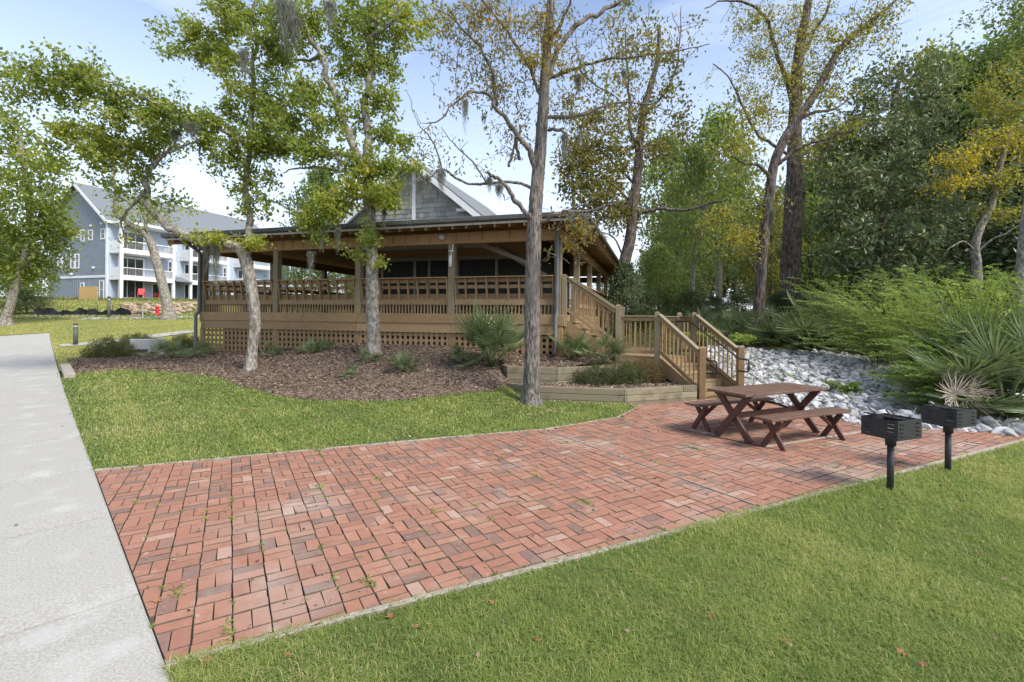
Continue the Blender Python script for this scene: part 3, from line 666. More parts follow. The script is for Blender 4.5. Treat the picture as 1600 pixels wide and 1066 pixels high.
# ------------------------------------------------------------------ pavilion (local x along the front to the right, y away from the camera)
PV = empty('pavilion', (C0[0], C0[1], 0), math.atan2(E1[1], E1[0]), 'low timber pavilion with dark-edged roof, raised deck and lattice skirt behind the mulch', 'pavilion')
LW, LD, FZ = 12.57, 15.7, 1.92; B = LW/4
def wob(name, mb, m='wood', parent=PV, **k): return mb.obj(name, M[m], parent, tint=rtint(), **k)
wob('deck_floor', MB().box(-LW-.12, .0, 1.80, .12, LD+.1, 1.915), 'wood')
for i in range(5):
    wob('post', MB().box(-i*B-.095, -.095, 1.60, -i*B+.095, .095, 3.965, b=.008), 'woodg')
for j in range(1, 6):
    wob('post', MB().box(-.095, j*3.14-.095, 1.60, .095, j*3.14+.095, 3.965, b=.008), 'woodg')
    wob('post', MB().box(-LW-.095, j*3.14-.095, 1.60, -LW+.095, j*3.14+.095, 3.965, b=.008), 'woodg')
for i in (1, 2, 3): wob('post', MB().box(-i*B-.095, LD-.095, 1.60, -i*B+.095, LD+.095, 3.965, b=.008), 'woodg')
for i, t in ((3, 5.2), (2.35, 5.2), (3, 9.5)): wob('post', MB().box(-i*B-.12, t-.12, 1.9, -i*B+.12, t+.12, 4.6, b=.008), 'woodg')
# header beams and skirt boards, butted per bay
for i in range(4):
    x0, x1 = -(i+1)*B+.003, -i*B-.003
    wob('header_beam', MB().box(x0, -.075, 3.97, x1, .075, 4.29, b=.006), 'soffit')
    wob('skirt_board', MB().box(x0, -.145, 1.655, x1, -.10, 1.935, b=.004))
    wob('skirt_board', MB().box(x0, -.12, 1.375, x1, -.078, 1.65, b=.004))
    wob('header_beam', MB().box(x0, LD-.075, 3.97, x1, LD+.075, 4.29))
for j in range(5):
    y0, y1 = j*3.14+(.08 if j == 0 else .003), (j+1)*3.14-(.08 if j == 4 else .003)
    for xx in (0, -LW):
        wob('header_beam', MB().box(xx-.075, y0, 3.97, xx+.075, y1, 4.29, b=.006), 'soffit')
        wob('skirt_board', MB().box(xx-.02+(.12 if xx == 0 else -.12), y0, 1.655, xx+.02+(.12 if xx == 0 else -.12), y1, 1.935))
        wob('skirt_board', MB().box(xx-.02+(.10 if xx == 0 else -.10), y0, 1.375, xx+.02+(.10 if xx == 0 else -.10), y1, 1.65))
for i in range(31):
    x = -LW+.12+i*.41
    if min(abs(x+k_*B) for k_ in range(5)) > .12: wob('header_batten', MB().box(x-.022, -.098, 4.03, x+.022, -.078, 4.28), 'wood')  # narrow upright battens that draw the vertical streaks along the header face
# lattice skirts
def lattice(x0, y0, x1, y1, zb, zt, nm='lattice'):
    mb = MB(); L = math.hypot(x1-x0, y1-y0); d = ((x1-x0)/L, (y1-y0)/L); n = (-d[1], d[0]); k = int(L/.165)
    f = lambda s, o: (x0+d[0]*s+n[0]*o, y0+d[1]*s+n[1]*o)
    for i in range(k+1):
        s = L*i/k; mb.beam((*f(s, 0), zb(s)), (*f(s, 0), zt), .088, .018, up=(n[0], n[1], 0))
    z = zt-.07
    while z > min(zb(0), zb(L)): mb.beam((*f(0, .019), z), (*f(L, .019), z), .018, .085); z -= .165
    return wob(nm, mb, 'wood', kind='stuff')
for i in range(4): lattice(-(i+1)*B+.1, -.05, -i*B-.1, -.05, lambda s: .35, 1.372)
for j in range(5): lattice(.05, j*3.14+.1, .05, (j+1)*3.14-.1, lambda s: .3, 1.372)
for i in range(1, 5): wob('skirt_post', MB().box(-i*B-.07, -.075, .2, -i*B+.07, .02, 1.372), 'wood')
wob('skirt_post', MB().box(-.09, -.14, .2, .115, .02, 1.372), 'soffit')
wob('crawl_space_shade', MB().box(-LW+.3, .6, .2, -.3, LD-.5, 1.75), 'screen')  # near-black block standing in for the shade under the deck
# bench-back railings, one assembly per bay
def railing(x0, y0, x1, y1, out=(0, -1)):
    r = empty('bench_railing', (x0, y0, 0)); r.parent = PV; L = math.hypot(x1-x0, y1-y0); d = ((x1-x0)/L, (y1-y0)/L)
    g = lambda s, o, z: (d[0]*s+out[0]*o, d[1]*s+out[1]*o, z)
    up3 = (out[0], out[1], 0)
    wob('cap_board', MB().beam(g(.0, .12, 2.985), g(L, .12, 2.985), .15, .036, bev=.004), parent=r)
    wob('seat_apron', MB().beam(g(0, .02, 2.27), g(L, .02, 2.27), .04, .15, bev=.004), parent=r)
    wob('seat', MB().beam(g(0, -.22, 2.36), g(L, -.22, 2.36), .42, .035), parent=r)
    for z, o, h in ((2.90, .045, .11), (2.72, .0, .10), (2.45, -.06, .14)):
        wob('back_board', MB().beam(g(0.02, o, z), g(L-.02, o, z), .022, h), parent=r)
    k = int(round(L/.34))
    for i in range(k+1):
        s = .03+(L-.06)*i/k
        wob('upright', MB().beam(g(s, .01, 2.35), g(s, .10, 2.965), .038, .07, up=up3), parent=r)
    mb = MB(); k = int(L/.105)
    for i in range(k): s = L*(i+.5)/k; mb.beam(g(s, .0, 1.92), g(s, .0, 2.195), .036, .036, up=up3)
    wob('balusters', mb, parent=r, kind='stuff')
for i in range(4): railing(-(i+1)*B+.1, 0, -i*B-.1, 0)
for j in range(1, 5): railing(0, j*3.14+.1, 0, (j+1)*3.14-.1, (1, 0))
for j in range(5): railing(-LW, j*3.14+.1, -LW, (j+1)*3.14-.1, (-1, 0))
for i in (0, 2, 3): railing(-(i+1)*B+.1, LD, -i*B-.1, LD, (0, 1))
# roof: hip planes rising from the eaves
OV, ZE, SL = .80, 4.42, .215; RI = 6.0
def rz_(d): return ZE+SL*(d+OV)
def hip(z_off, thick, m, nm):
    x0, x1, y0, y1 = -LW-OV, OV, -OV, LD+OV; d = RI
    o = [(x0, y0), (x1, y0), (x1, y1), (x0, y1)]; i_ = [(x0+d, y0+d), (x1-d, y0+d), (x1-d, y1-d), (x0+d, y1-d)]
    for k in range(4):
        a, b = o[k], o[(k+1) % 4]; c, e = i_[(k+1) % 4], i_[k]; zt = ZE+SL*d
        q = [(*a, ZE+z_off), (*b, ZE+z_off), (*c, zt+z_off), (*e, zt+z_off)]; vs = q+[(x, y, z+thick) for x, y, z in q]
        wob(nm, MB().add(vs, [(0, 3, 2, 1), (4, 5, 6, 7), (0, 1, 5, 4), (2, 3, 7, 6)]), m)
    q = [(*p, ZE+SL*d+z_off) for p in i_]; wob(nm, MB().add(q+[(x, y, z+thick) for x, y, z in q], [(0, 3, 2, 1), (4, 5, 6, 7)]), m)
hip(0, .035, 'soffit', 'roof_boards'); hip(.045, .04, 'roofing', 'roof')
# rafters
def rafter(a, b):
    wob('rafter', MB().beam(a, b, .042, .17, bev=.003), 'soffit')
k = 0
x = -LW-.5
while x < .55:
    e = min(x+LW+OV, OV-x); L = min(RI, e); rafter((x, -OV+.03, ZE-.09+SL*.03), (x, -OV+L, ZE-.09+SL*L)); x += .41
y = -.5
while y < LD+.6:
    e = min(y+OV, LD+OV-y); L = min(RI, e); rafter((OV-.03, y, ZE-.09+SL*.03), (OV-L, y, ZE-.09+SL*L))
    if L > .6: rafter((-LW-OV+.03, y, ZE-.09+SL*.03), (-LW-OV+L, y, ZE-.09+SL*L))
    y += .41
for sx, ex in ((OV, -1), (-LW-OV, 1)): wob('hip_rafter', MB().beam((sx+ex*.05, -OV+.05, ZE-.12), (sx+ex*RI, -OV+RI, ZE+SL*RI-.14), .06, .22), 'soffit')
# gutters, flashing, downspouts
def gut(a, b): MB().beam(a, b, .13, .13, bev=.02).obj('gutter', M['gutter'], PV)
gut((-LW-OV-.06, -OV-.055, ZE+.06), (OV+.06, -OV-.055, ZE+.06)); gut((OV+.055, -OV, ZE+.06), (OV+.055, LD+OV, ZE+.06)); gut((-LW-OV-.055, -OV, ZE+.06), (-LW-OV-.055, LD+OV, ZE+.06))
MB().beam((-LW-OV, -OV+.02, ZE-.05), (OV, -OV+.02, ZE-.05), .03, .06).obj('flashing', M['fasciapale'], PV)
MB().beam((OV-.02, -OV, ZE-.05), (OV-.02, LD+OV, ZE-.05), .03, .05).obj('flashing', M['soffit'], PV)
def spout(x, y, zb, sx):
    mb = MB(); w = .055
    mb.tube([(x+sx*.3, -OV+.02, ZE), (x+sx*.12, -OV+.2, ZE-.12), (x, y-.02, 4.0), (x, y, 3.85), (x, y, 2.1), (x, y-.02, 1.95), (x, y-.13, 1.8), (x, y-.13, zb+.15), (x-.02, y-.25, zb+.02)], w, 8)
    return mb.obj('downspout', M['galv'], PV)
spout(-.0, -.16, .86, 1); spout(-LW-.02, -.16, .5, -1)
# enclosed room in the middle of the pavilion
RM = empty('screened_room', (0, 0, 0)); RM.parent = PV
xr0, xr1, yr = -7.6, -1.35, 3.3
MB().box(xr0, yr, FZ, xr1, yr+.08, 5.3).obj('wall', M['screen'], RM); MB().box(xr0, yr+.08, FZ, xr0+.08, yr+6, 5.3).obj('wall', M['screen'], RM); MB().box(xr1-.08, yr+.08, FZ, xr1, yr+6, 5.3).obj('wall', M['screen'], RM)
for x in (-7.55, -6.15, -5.55, -4.4, -2.9, -1.42): MB().box(x-.05, yr-.03, FZ, x+.05, yr, 3.93).obj('trim', M['trimgrey'], RM)
for z in (3.93,): MB().box(xr0, yr-.035, z, xr1, yr-.002, z+.14).obj('trim', M['trimgrey'], RM)
MB().box(xr0, yr-.02, 4.07, xr1, yr-.001, 5.2).obj('ceiling_board', M['soffit'], RM)
MB().beam((-2.9, yr-.06, 4.35), (-1.0, yr-.5, 3.25), .07, .16).obj('brace', M['trimgrey'], RM)
MB().beam((-3.2, .5, 4.32), (-1.4, 1.9, 3.6), .05, .13).obj('brace', M['trimgrey'], RM)
MB().box(xr0-.1, 1.2, 4.05, -2.6, 1.28, 4.2).obj('trim', M['trimgrey'], RM)
# cupola-like gable above the roof
GB = empty('gable', (0, 0, 0)); GB.parent = PV
gx, gy, gh, gw, gb = -6.3, 3.3, 7.72, 2.95, 5.1
sl = (gh-5.42)/2.85
MB().add([(gx-gw, gy, gb), (gx+gw, gy, gb), (gx+gw, gy, gh-gw*sl), (gx, gy, gh), (gx-gw, gy, gh-gw*sl), (gx-gw, gy+8, gb), (gx+gw, gy+8, gb), (gx+gw, gy+8, gh-gw*sl), (gx, gy+8, gh), (gx-gw, gy+8, gh-gw*sl)],
    [(0, 1, 2, 3, 4), (6, 5, 9, 8, 7), (0, 4, 9, 5), (1, 6, 7, 2)]).obj('gable_wall', M['shingle'], GB)
for s_ in (-1, 1):
    q = [(gx, gy-.35, gh+.03), (gx+s_*(gw+.12), gy-.35, gh+.03-(gw+.12)*sl), (gx+s_*(gw+.12), gy+8.2, gh+.03-(gw+.12)*sl), (gx, gy+8.2, gh+.03)]
    MB().add(q+[(a, b, c+.10) for a, b, c in q], [(0, 1, 2, 3), (4, 7, 6, 5), (0, 4, 5, 1), (1, 5, 6, 2)] if s_ < 0 else [(3, 2, 1, 0), (5, 6, 7, 4), (1, 5, 4, 0), (2, 6, 5, 1)]).obj('gable_roof', M['roofing'], GB)
    MB().beam((gx+s_*.02, gy-.37, gh-.08), (gx+s_*(gw+.10), gy-.37, gh-.08-(gw+.08)*sl), .035, .19).obj('rake_board', M['white'], GB)
    MB().beam((gx+s_*.02, gy-.2, gh-.02), (gx+s_*(gw+.08), gy-.2, gh-.02-(gw+.06)*sl), .3, .02).obj('rake_soffit', M['white'], GB)
MB().box(gx+.02, gy-.05, gb, gx+.16, gy-.015, gh-.25).obj('trim', M['white'], GB)
shv = []
for r_ in range(14):
    z = gb+.12+r_*.175; hwid = (gh-.12-z-.17)/sl; x = gx-hwid+random.uniform(0, .1)
    while x < gx+hwid-.05:
        w = random.uniform(.16, .30)
        if x+w < gx+hwid+.1:
            mb = MB(); mb.add([(x+.004, gy-.028, z), (x+w-.004, gy-.028, z), (x+w-.004, gy-.008, z+.19), (x+.004, gy-.008, z+.19), (x+.004, gy, z), (x+w-.004, gy, z)], [(0, 1, 2, 3), (4, 5, 1, 0)])
            if len(shv) < 290: shv.append(mb.obj('shingle', M['shingle'], GB, tint=rtint()))
        x += w
MB().box(gx+1.9, gy-.2, 5.72-.05, gx+2.25, gy-.05, 5.72+.05).obj('vent_cap', M['white'], GB)
# fixtures on the beam and the post
wlamp = empty('wall_light', (0, 0, 0)); wlamp.parent = PV
MB().tube([(-3.42, -.09, 4.16), (-3.42, -.15, 4.16), (-3.42, -.21, 4.12)], [.09, .10, .03], 12).obj('globe', M['fasciapale'], wlamp)
bz = empty('hanging_tube_lamp', (0, 0, 0)); bz.parent = PV
MB().tube([(-3.14, -.14, 3.30), (-3.14, -.14, 3.62)], [.05, .05], 10).obj('tube', M['white'], bz)
MB().beam((-3.14, -.12, 3.62), (-3.06, -.12, 3.95), .02, .02).obj('bracket', M['white'], bz); MB().box(-3.2, -.15, 3.74, -3.05, -.10, 3.765).obj('bracket', M['white'], bz)

# ------------------------------------------------------------------ staircase
ST = empty('staircase', (C0[0], C0[1], 0), math.atan2(E1[1], E1[0]), 'angled wooden staircase with balustrades climbing from the patio to the deck corner', 'staircase')
def loc(p): # world xy -> pavilion-local
    d = np.array(p)-C0; return np.array([np.dot(d, E1), np.dot(d, E2)])
def sob(name, mb, m='wood', **k): return mb.obj(name, M[m], ST, tint=rtint(), **k)
ZL = .86
N0 = np.array([.18, .0]); N0b = np.array([.22, 1.2]); N1 = np.array([1.62, -.02]); N1b = np.array([1.62, 1.22]); N2 = loc((3.735, 12.23)); N3 = loc((4.40, 10.98)); N3b = loc((5.60, 11.62)); N2b = loc((4.93, 12.88)); N1c = loc((4.72, 13.42))
def newel(p, z0, z1, m='woodg'):
    e = empty('newel_post', (p[0], p[1], 0)); e.parent = ST
    MB().box(-.07, -.07, z0, .07, .07, z1-.05, b=.006).obj('shaft', M[m], e, tint=rtint())
    MB().box(-.055, -.055, z1-.05, .055, .055, z1-.035).obj('cap', M[m], e, tint=rtint()); MB().add([(a*.07, b*.07, z1-.035) for a, b in ((-1, -1), (1, -1), (1, 1), (-1, 1))]+[(a*.035, b*.035, z1) for a, b in ((-1, -1), (1, -1), (1, 1), (-1, 1))], [(3, 2, 1, 0), (4, 5, 6, 7), (0, 1, 5, 4), (1, 2, 6, 5), (2, 3, 7, 6), (3, 0, 4, 7)]).obj('cap', M[m], e, tint=rtint())
newel(N0, 1.6, 3.03); newel(N0b, 1.6, 3.03); newel(N1, .3, 2.21); newel(N1b, .3, 2.19); newel(N2, .3, 2.03); newel(N2b, .3, 2.03); newel(N1c, .3, 2.03)
newel(N3, -.05, 1.21, 'wood'); newel(N3b, -.05, 1.21, 'wood')
def balustrade(a, b, za, zb, base_a, base_b, top=1):
    e = empty('balustrade', (0, 0, 0)); e.parent = ST
    d = (b-a)/np.linalg.norm(b-a); a2 = a+d*.075; b2 = b-d*.075; L = np.linalg.norm(b2-a2)
    f = lambda p, z: (p[0], p[1], z)
    MB().beam(f(a2, za), f(b2, zb), .13, .035, bev=.005).obj('handrail', M['woodg'], e, tint=rtint())
    MB().beam(f(a2, za-.075), f(b2, zb-.075), .038, .085).obj('rail', M['wood'], e, tint=rtint())
    MB().beam(f(a2, base_a), f(b2, base_b), .038, .085).obj('rail', M['wood'], e, tint=rtint())
    k = max(2, int(L/.125))
    for i in range(k):
        s = (i+.5)/k; p = a2+(b2-a2)*s
        MB().beam((p[0]-d[1]*.03, p[1]+d[0]*.03, base_a+(base_b-base_a)*s-.03), (p[0]-d[1]*.03, p[1]+d[0]*.03, za+(zb-za)*s-.055), .029, .029, up=(d[0], d[1], 0)).obj('baluster', M['wood'], e, tint=rtint())
balustrade(N0, N1, 2.96, 2.10, 2.08, 1.12); balustrade(N0b, N1b, 2.96, 2.10, 2.08, 1.12)
balustrade(N1, N2, 1.91, 1.91, .98, .98); balustrade(N1b, N1c, 1.91, 1.91, .98, .98); balustrade(N1c, N2b, 1.91, 1.91, .98, .98)
balustrade(N2, N3, 1.96, 1.12, 1.03, .22); balustrade(N2b, N3b, 1.96, 1.12, 1.03, .22)
# upper flight
nr = 6; rise = (FZ-ZL)/nr; run = (N1[0]-N0[0])/(nr-1)
for i in range(1, nr):
    x0 = N0[0]+(i-1)*run-.05; z = FZ-i*rise
    sob('tread', MB().box(x0, .06, z-.04, x0+run+.03, 1.16, z, b=.004)); sob('riser', MB().box(x0-.02, .06, z+.003, x0, 1.16, z+rise-.045), 'woodg')
for yy in (.02, 1.18):
    x0, x1 = .06, N1[0]; sob('stringer', MB().add([(x0, yy-.02, FZ-.02), (x1, yy-.02, ZL+.08), (x1, yy-.02, ZL-.22), (x0, yy-.02, FZ-.42), (x0, yy+.02, FZ-.02), (x1, yy+.02, ZL+.08), (x1, yy+.02, ZL-.22), (x0, yy+.02, FZ-.42)], [(0, 1, 2, 3), (7, 6, 5, 4), (0, 4, 5, 1), (3, 2, 6, 7), (0, 3, 7, 4), (1, 5, 6, 2)]))
e_ = lattice(.15, -.02, N1[0]-.08, -.02, lambda s: .45, 1.6, 'lattice'); 
# the lattice beneath the flight follows the stringer
bpy.data.objects.remove(e_)
mb = MB(); 
for i in range(9):
    x = .2+i*.16; mb.beam((x, .03, .4), (x, .03, FZ-.35-(x-.06)*.70), .088, .018, up=(0, 1, 0))
for k in range(8):
    z = .5+k*.165; xe = min(N1[0], .06+(FZ-.4-z)/.70); mb.beam((.12, .05, z), (max(.3, xe), .05, z), .018, .085)
sob('lattice', mb, kind='stuff')
MB().box(.0, -.15, .3, .16, -.0, 1.62, b=.004).obj('corner_post', M['soffit'], ST, tint=.8); sob('corner_block', MB().box(-.02, -.17, 1.625, .22, .0, 1.93, b=.005))
# landing
lp = [N1+[-.05, 0.0], N2+[0, 0], N2b+[0, 0], N1c+[0, 0], N1b+[-.05, 0]]
bl_ = 0
nb = 9
for i in range(nb):   # deck boards across the landing
    xa = N1[0]-.04+(3.75)*i/nb
c_ = np.array([N1, N2, N2b, N1c, N1b]); 
for i in range(14):
    y0 = -1.2+.145*i+.4; y1 = y0+.139
    poly = [np.array(p) for p in c_]
    poly = clip(poly, np.array([0, y0]), np.array([0, 1.])); 
    if len(poly) > 2: poly = clip(poly, np.array([0, y1]), np.array([0, -1.]))
    if len(poly) > 2: sob('landing_board', MB().prism([tuple(p) for p in poly][::-1] if False else [tuple(p) for p in poly], ZL-.035, ZL))
for a, b in ((N1, N2), (N2, N2b), (N2b, N1c), (N1c, N1b), (N1b, N1)):
    sob('rim_board', MB().beam((a[0], a[1], ZL-.165), (b[0], b[1], ZL-.165), .04, .25)); sob('apron_board', MB().beam((a[0], a[1], ZL-.42), (b[0], b[1], ZL-.42), .036, .24)); 
# lower flight
d2 = (N3-N2)/np.linalg.norm(N3-N2); L2 = np.linalg.norm(N3-N2); wv_ = (N3b-N3); ww_ = np.linalg.norm(wv_); wd_ = wv_/ww_
nr = 5; rise2 = ZL/nr; run2 = L2/(nr-.3)
for i in range(1, nr):
    a = N2+d2*(run2*(i-1)); z = ZL-i*rise2
    c = [a+wd_*.05, a+d2*(run2+.03)+wd_*.05, a+d2*(run2+.03)+wd_*(ww_-.05), a+wd_*(ww_-.05)]
    sob('tread', MB().prism([tuple(p) for p in c][::-1] if np.cross(c[1]-c[0], c[2]-c[1]) < 0 else [tuple(p) for p in c], z-.04, z))
    sob('riser', MB().beam((*(a+wd_*.05), z+rise2/2-.02), (*(a+wd_*(ww_-.05)), z+rise2/2-.02), .025, rise2-.045), 'woodg')
a = N2+d2*(run2*(nr-1)); sob('riser', MB().beam((*(a+wd_*.05), rise2/2-.03), (*(a+wd_*(ww_-.05)), rise2/2-.03), .03, rise2-.05))
for s0, s1 in ((N2, N3), (N2b, N3b)):
    q = [(*s0, ZL+.06), (*s1, .12), (*s1, -.05), (*(s1-d2*.25), -.05), (*s0, ZL-.34)]; o_ = np.array([-d2[1], d2[0]])*.04
    if s0 is N2b: o_ = -o_
    vs = q+[(x+o_[0], y+o_[1], z) for x, y, z in q]; n = 5
    sob('stringer', MB().add(vs, [tuple(range(n)), tuple(range(2*n-1, n-1, -1))]+[(i, n+i, n+(i+1) % n, (i+1) % n) for i in range(n)]))
# black metal handrails with return loops
def metal(s0, s1, inset, start):
    o_ = wd_*inset; a = s0+o_; b = s1+o_; f = lambda p, z: (p[0], p[1], z)
    pts = [f(a-d2*.5, 1.78), f(a-d2*.1, 1.78), f(a, 1.76)] if start else []
    g = wd_*inset*.0
    pts += [f(a+(b-a)*t, 1.76-(.84)*t) for t in np.linspace(.04 if start else .8, .97, 8)]
    e = b+d2*.30; pts += [f(b+d2*.05, .90), f(e-d2*.06, .895), f(e-d2*.015, .88), f(e, .84), f(e, .66), f(e-d2*.015, .62), f(e-d2*.06, .60), f(b+d2*.02, .60)]
    MB().tube(pts, .019, 8).obj('metal_handrail', M['black'], ST)
metal(N2b, N3b, -.12, True); metal(N2, N3, .12, False)

# ------------------------------------------------------------------ timber terraces
def twall(name, pts, z0, z1, label, nc, joint_seed):
    r = empty(name, (*pts[0], 0), 0, label, 'retaining wall'); rr = random.Random(joint_seed); h = (z1-z0)/nc; o = np.array(pts[0])
    for i in range(len(pts)-1):
        a, b = np.array(pts[i]), np.array(pts[i+1]); d = (b-a)/np.linalg.norm(b-a); L = np.linalg.norm(b-a)
        for c in range(nc):
            s0 = -.05*(i > 0); s1 = L+(.05 if i < len(pts)-2 else 0)
            cutp = [s0]; x = s0+rr.uniform(.9, 2.2)
            while x < s1-.4: cutp.append(x); x += rr.uniform(1.4, 2.4)
            cutp.append(s1)
            for k in range(len(cutp)-1):
                p = a+d*(cutp[k]+.003)-o; q = a+d*(cutp[k+1]-.003)-o; z = z0+h*(c+.5)-.0025*(i % 2)
                MB().beam((*p, z), (*q, z), .14-(.004 if c % 2 else 0), h-.006, bev=.008).obj('timber', M['timber'], r, tint=rr.random())
    return r
low = [(-.05, 11.0), (.5, 10.52), (2.43, 10.2), (4.22, 10.93)]
twall('timber_wall', low, -.08, .34, 'lower weathered timber retaining wall running from the tree to the bottom stair post', 3, 3)
up_ = [(-.22, 12.1), (-.05, 11.62), (1.1, 11.42), (2.1, 11.95), (2.85, 12.5)]
twall('timber_wall', up_, .18, .655, 'upper weathered timber retaining wall under the downspout behind the low shrubs', 3, 8)
T1p = [(-.05, 11.0), (.5, 10.57), (2.43, 10.25), (4.2, 10.98), (3.7, 12.1), (2.8, 12.4), (2.1, 11.9), (1.1, 11.35), (-.05, 11.5)]
T2p = [(-.05, 11.66), (1.1, 11.47), (2.1, 12.0), (2.85, 12.55), _d(1.6, .3), _d(-1.6, .3), (-.3, 12.6)]
flat = lambda z: (lambda x, y: z+.02*vnoise(x, y, 4, 2))
sheet('planting_bed', T1p, .2, 0, M['mulch'], flat(.28)); 
def t2z(x, y): s, t = st(x, y); return .64+.2*np.clip(1+t/1.3, 0, 1)+.015*vnoise(x, y, 4, 1)
sheet('planting_bed', T2p, .2, 0, M['mulch'], t2z)
chips('mulch', T1p, 3500, .03, flat(.28), .0, M['chip'], 15); chips('mulch', T2p, 4500, .03, t2z, .0, M['chip'], 16)

# ------------------------------------------------------------------ picnic set
TA = math.atan2(.43, .9)
def slatted(root, L, Wd, z, n, m, nm='top_board'):
    w = Wd/n
    for i in range(n): MB().box(-L/2, -Wd/2+i*w+.002, z-.038, L/2, -Wd/2+(i+1)*w-.002, z+random.uniform(-.001, .001), b=.004).obj(nm, M[m], root)
def xleg(root, x, half_f, half_t, z, w=.038, h=.085):
    for s_ in (-1, 1):
        xx = x+s_*w*.5
        MB().beam((xx, -s_*half_f, .0), (xx, s_*half_t, z), w, h, up=(0, 0, 1), bev=.004).obj('leg', M['stainlegs'], root)
tb = empty('picnic_table', (4.13, 7.66, 0), TA, 'brown stained picnic table on crossed legs standing on the brick patio', 'table')
slatted(tb, 1.93, .72, .745, 5, 'stain')
for x in (-.80, .80):
    xleg(tb, x, .29, .29, .70, .045, .10); MB().box(x-.02, -.33, .655, x+.02, .33, .706).obj('cleat', M['stainlegs'], tb)
MB().beam((-.78, 0, .36), (.78, 0, .36), .04, .085).obj('stretcher', M['stainlegs'], tb)
def bench(x, y, label):
    b = empty('bench', (x, y, 0), TA, label, 'bench', 'benches beside the picnic table'); slatted(b, 1.86, .29, .455, 2, 'stain', 'seat_board')
    for xx in (-.70, .70): xleg(b, xx, .15, .13, .42, .038, .075); MB().box(xx-.018, -.135, .385, xx+.018, .135, .418).obj('cleat', M['stainlegs'], b)
    for s_ in (-1, 1): MB().beam((s_*.66, 0, .22), (s_*.34, 0, .41), .035, .05).obj('brace', M['stainlegs'], b)
    return b
bench(4.13+.43*.60, 7.66-.9*.60, 'brown stained bench in front of the picnic table, nearest the grills')
bench(4.13-.43*.62-.07, 7.66+.9*.62, 'brown stained bench behind the picnic table, nearest the stairs')

# ------------------------------------------------------------------ grills
def grill(px, py, rz, label, tilt):
    g = G(px, py); r = empty('grill', (g[0], g[1], g[2]-.01), rz, label, 'grill', 'black pedestal grills at the patio edge'); m = M['black']
    MB().tube([(0, 0, -.1), (0, 0, .56)], .032, 14).obj('pedestal', m, r); MB().tube([(0, 0, .50), (0, 0, .60)], .05, 14).obj('collar', m, r); MB().box(-.075, -.06, .575, .075, .06, .60).obj('bracket', m, r)
    w, dpt, z0, z1, t = .205, .18, .605, .808, .006
    fb = empty('firebox', (0, 0, 0)); fb.parent = r
    MB().box(-w, -dpt, z0, w, dpt, z0+t).obj('base_plate', m, fb); MB().box(-w+.01, -dpt+.01, z0+t, w-.01, dpt-.01, z0+.03).obj('ash_bed', M['gutter'], fb)
    def slotted(y, nm, axis):
        W_ = w if axis == 'x' else dpt; mb = MB()
        def bx(a0, a1, b0, b1):
            if axis == 'x': mb.box(a0, y-t/2, b0, a1, y+t/2, b1)
            else: mb.box(y-t/2, a0, b0, y+t/2, a1, b1)
        zs = [z0+.035+i*.042 for i in range(4)]; lim = [z0+t]+[q for z in zs for q in (z, z+.014)]+[z1]
        for i in range(0, len(lim), 2): bx(-W_, W_, lim[i], lim[i+1])
        for z in zs: 
            for a0, a1 in ((-W_, -W_+.03), (-W_+.10, W_-.10), (W_-.03, W_)): bx(a0, a1, z, z+.014)
            for a0, a1 in ((-W_+.03, -W_+.10), (W_-.10, W_-.03)):
                if axis == 'x': mb.box(a0, y-.014, z+.010, a1, y-.004, z+.016)
                else: mb.box(y-.014, a0, z+.010, y-.004, a1, z+.016)
        mb.obj(nm, m, fb)
    slotted(-dpt, 'side_plate', 'x'); slotted(-w, 'side_plate', 'y'); slotted(w, 'side_plate', 'y')
    MB().box(-w, dpt-t/2, z0, w, dpt+t/2, z1).obj('side_plate', m, fb); MB().box(-w, -dpt, z1-.004, w, -dpt+.018, z1+.003).obj('lip', m, fb)
    gr = empty('grate', (.0, .0, z1+.010), 0); gr.parent = r; gr.rotation_euler = (0, tilt, 0)
    mb = MB()
    for i in range(17): yy = -.165+i*.0206; mb.beam((-.18, yy, 0), (.06, yy, 0), .007, .007)
    for xx in (-.18, -.06, .06): mb.beam((xx, -.17, -.006), (xx, .17, -.006), .010, .008)
    mb.obj('bars', M['black'], gr)
    for yy in (-.12, .05):
        MB().beam((-.18, yy, .0), (-.27, yy-.02, .035), .010, .010).obj('handle_rod', M['black'], gr)
        pts = [(-.27-.10*t_/40, yy-.02-.02*t_/40+.013*math.cos(t_*1.2), .035+.03*t_/40+.013*math.sin(t_*1.2)) for t_ in range(41)]
        MB().tube(pts, .0035, 5).obj('coil_grip', M['steel'], gr)
    return r
grill(1391, 766, R(22), 'black pedestal grill nearer the camera, its grate propped up on the left', R(8))
grill(1481, 738, R(22), 'black pedestal grill farther along the patio edge, in front of the dried palm frond', R(3))

# ------------------------------------------------------------------ loose rocks
rv = []
rg = np.random.default_rng(11)
def rockmesh(k):
    bm = bmesh.new(); n = 13
    for _ in range(n):
        d = rg.normal(0, 1, 3); d /= np.linalg.norm(d); d *= np.array([1, .72, .6])*rg.uniform(.75, 1.05); bm.verts.new(d)
    r_ = bmesh.ops.convex_hull(bm, input=bm.verts); bmesh.ops.delete(bm, geom=[g for g in r_['geom_interior'] if isinstance(g, bmesh.types.BMVert)], context='VERTS')
    bmesh.ops.bevel(bm, geom=bm.edges[:], offset=.06, segments=1, affect='EDGES', profile=.7)
    me = bpy.data.meshes.new('rock'); bm.to_mesh(me); bm.free()
    a = me.attributes.new('tint', 'FLOAT', 'FACE'); a.data.foreach_set('value', np.full(len(me.polygons), k/11, np.float32)+0); me.materials.append(M['rock']); return me
rv = [rockmesh(k) for k in range(12)]
rd = []
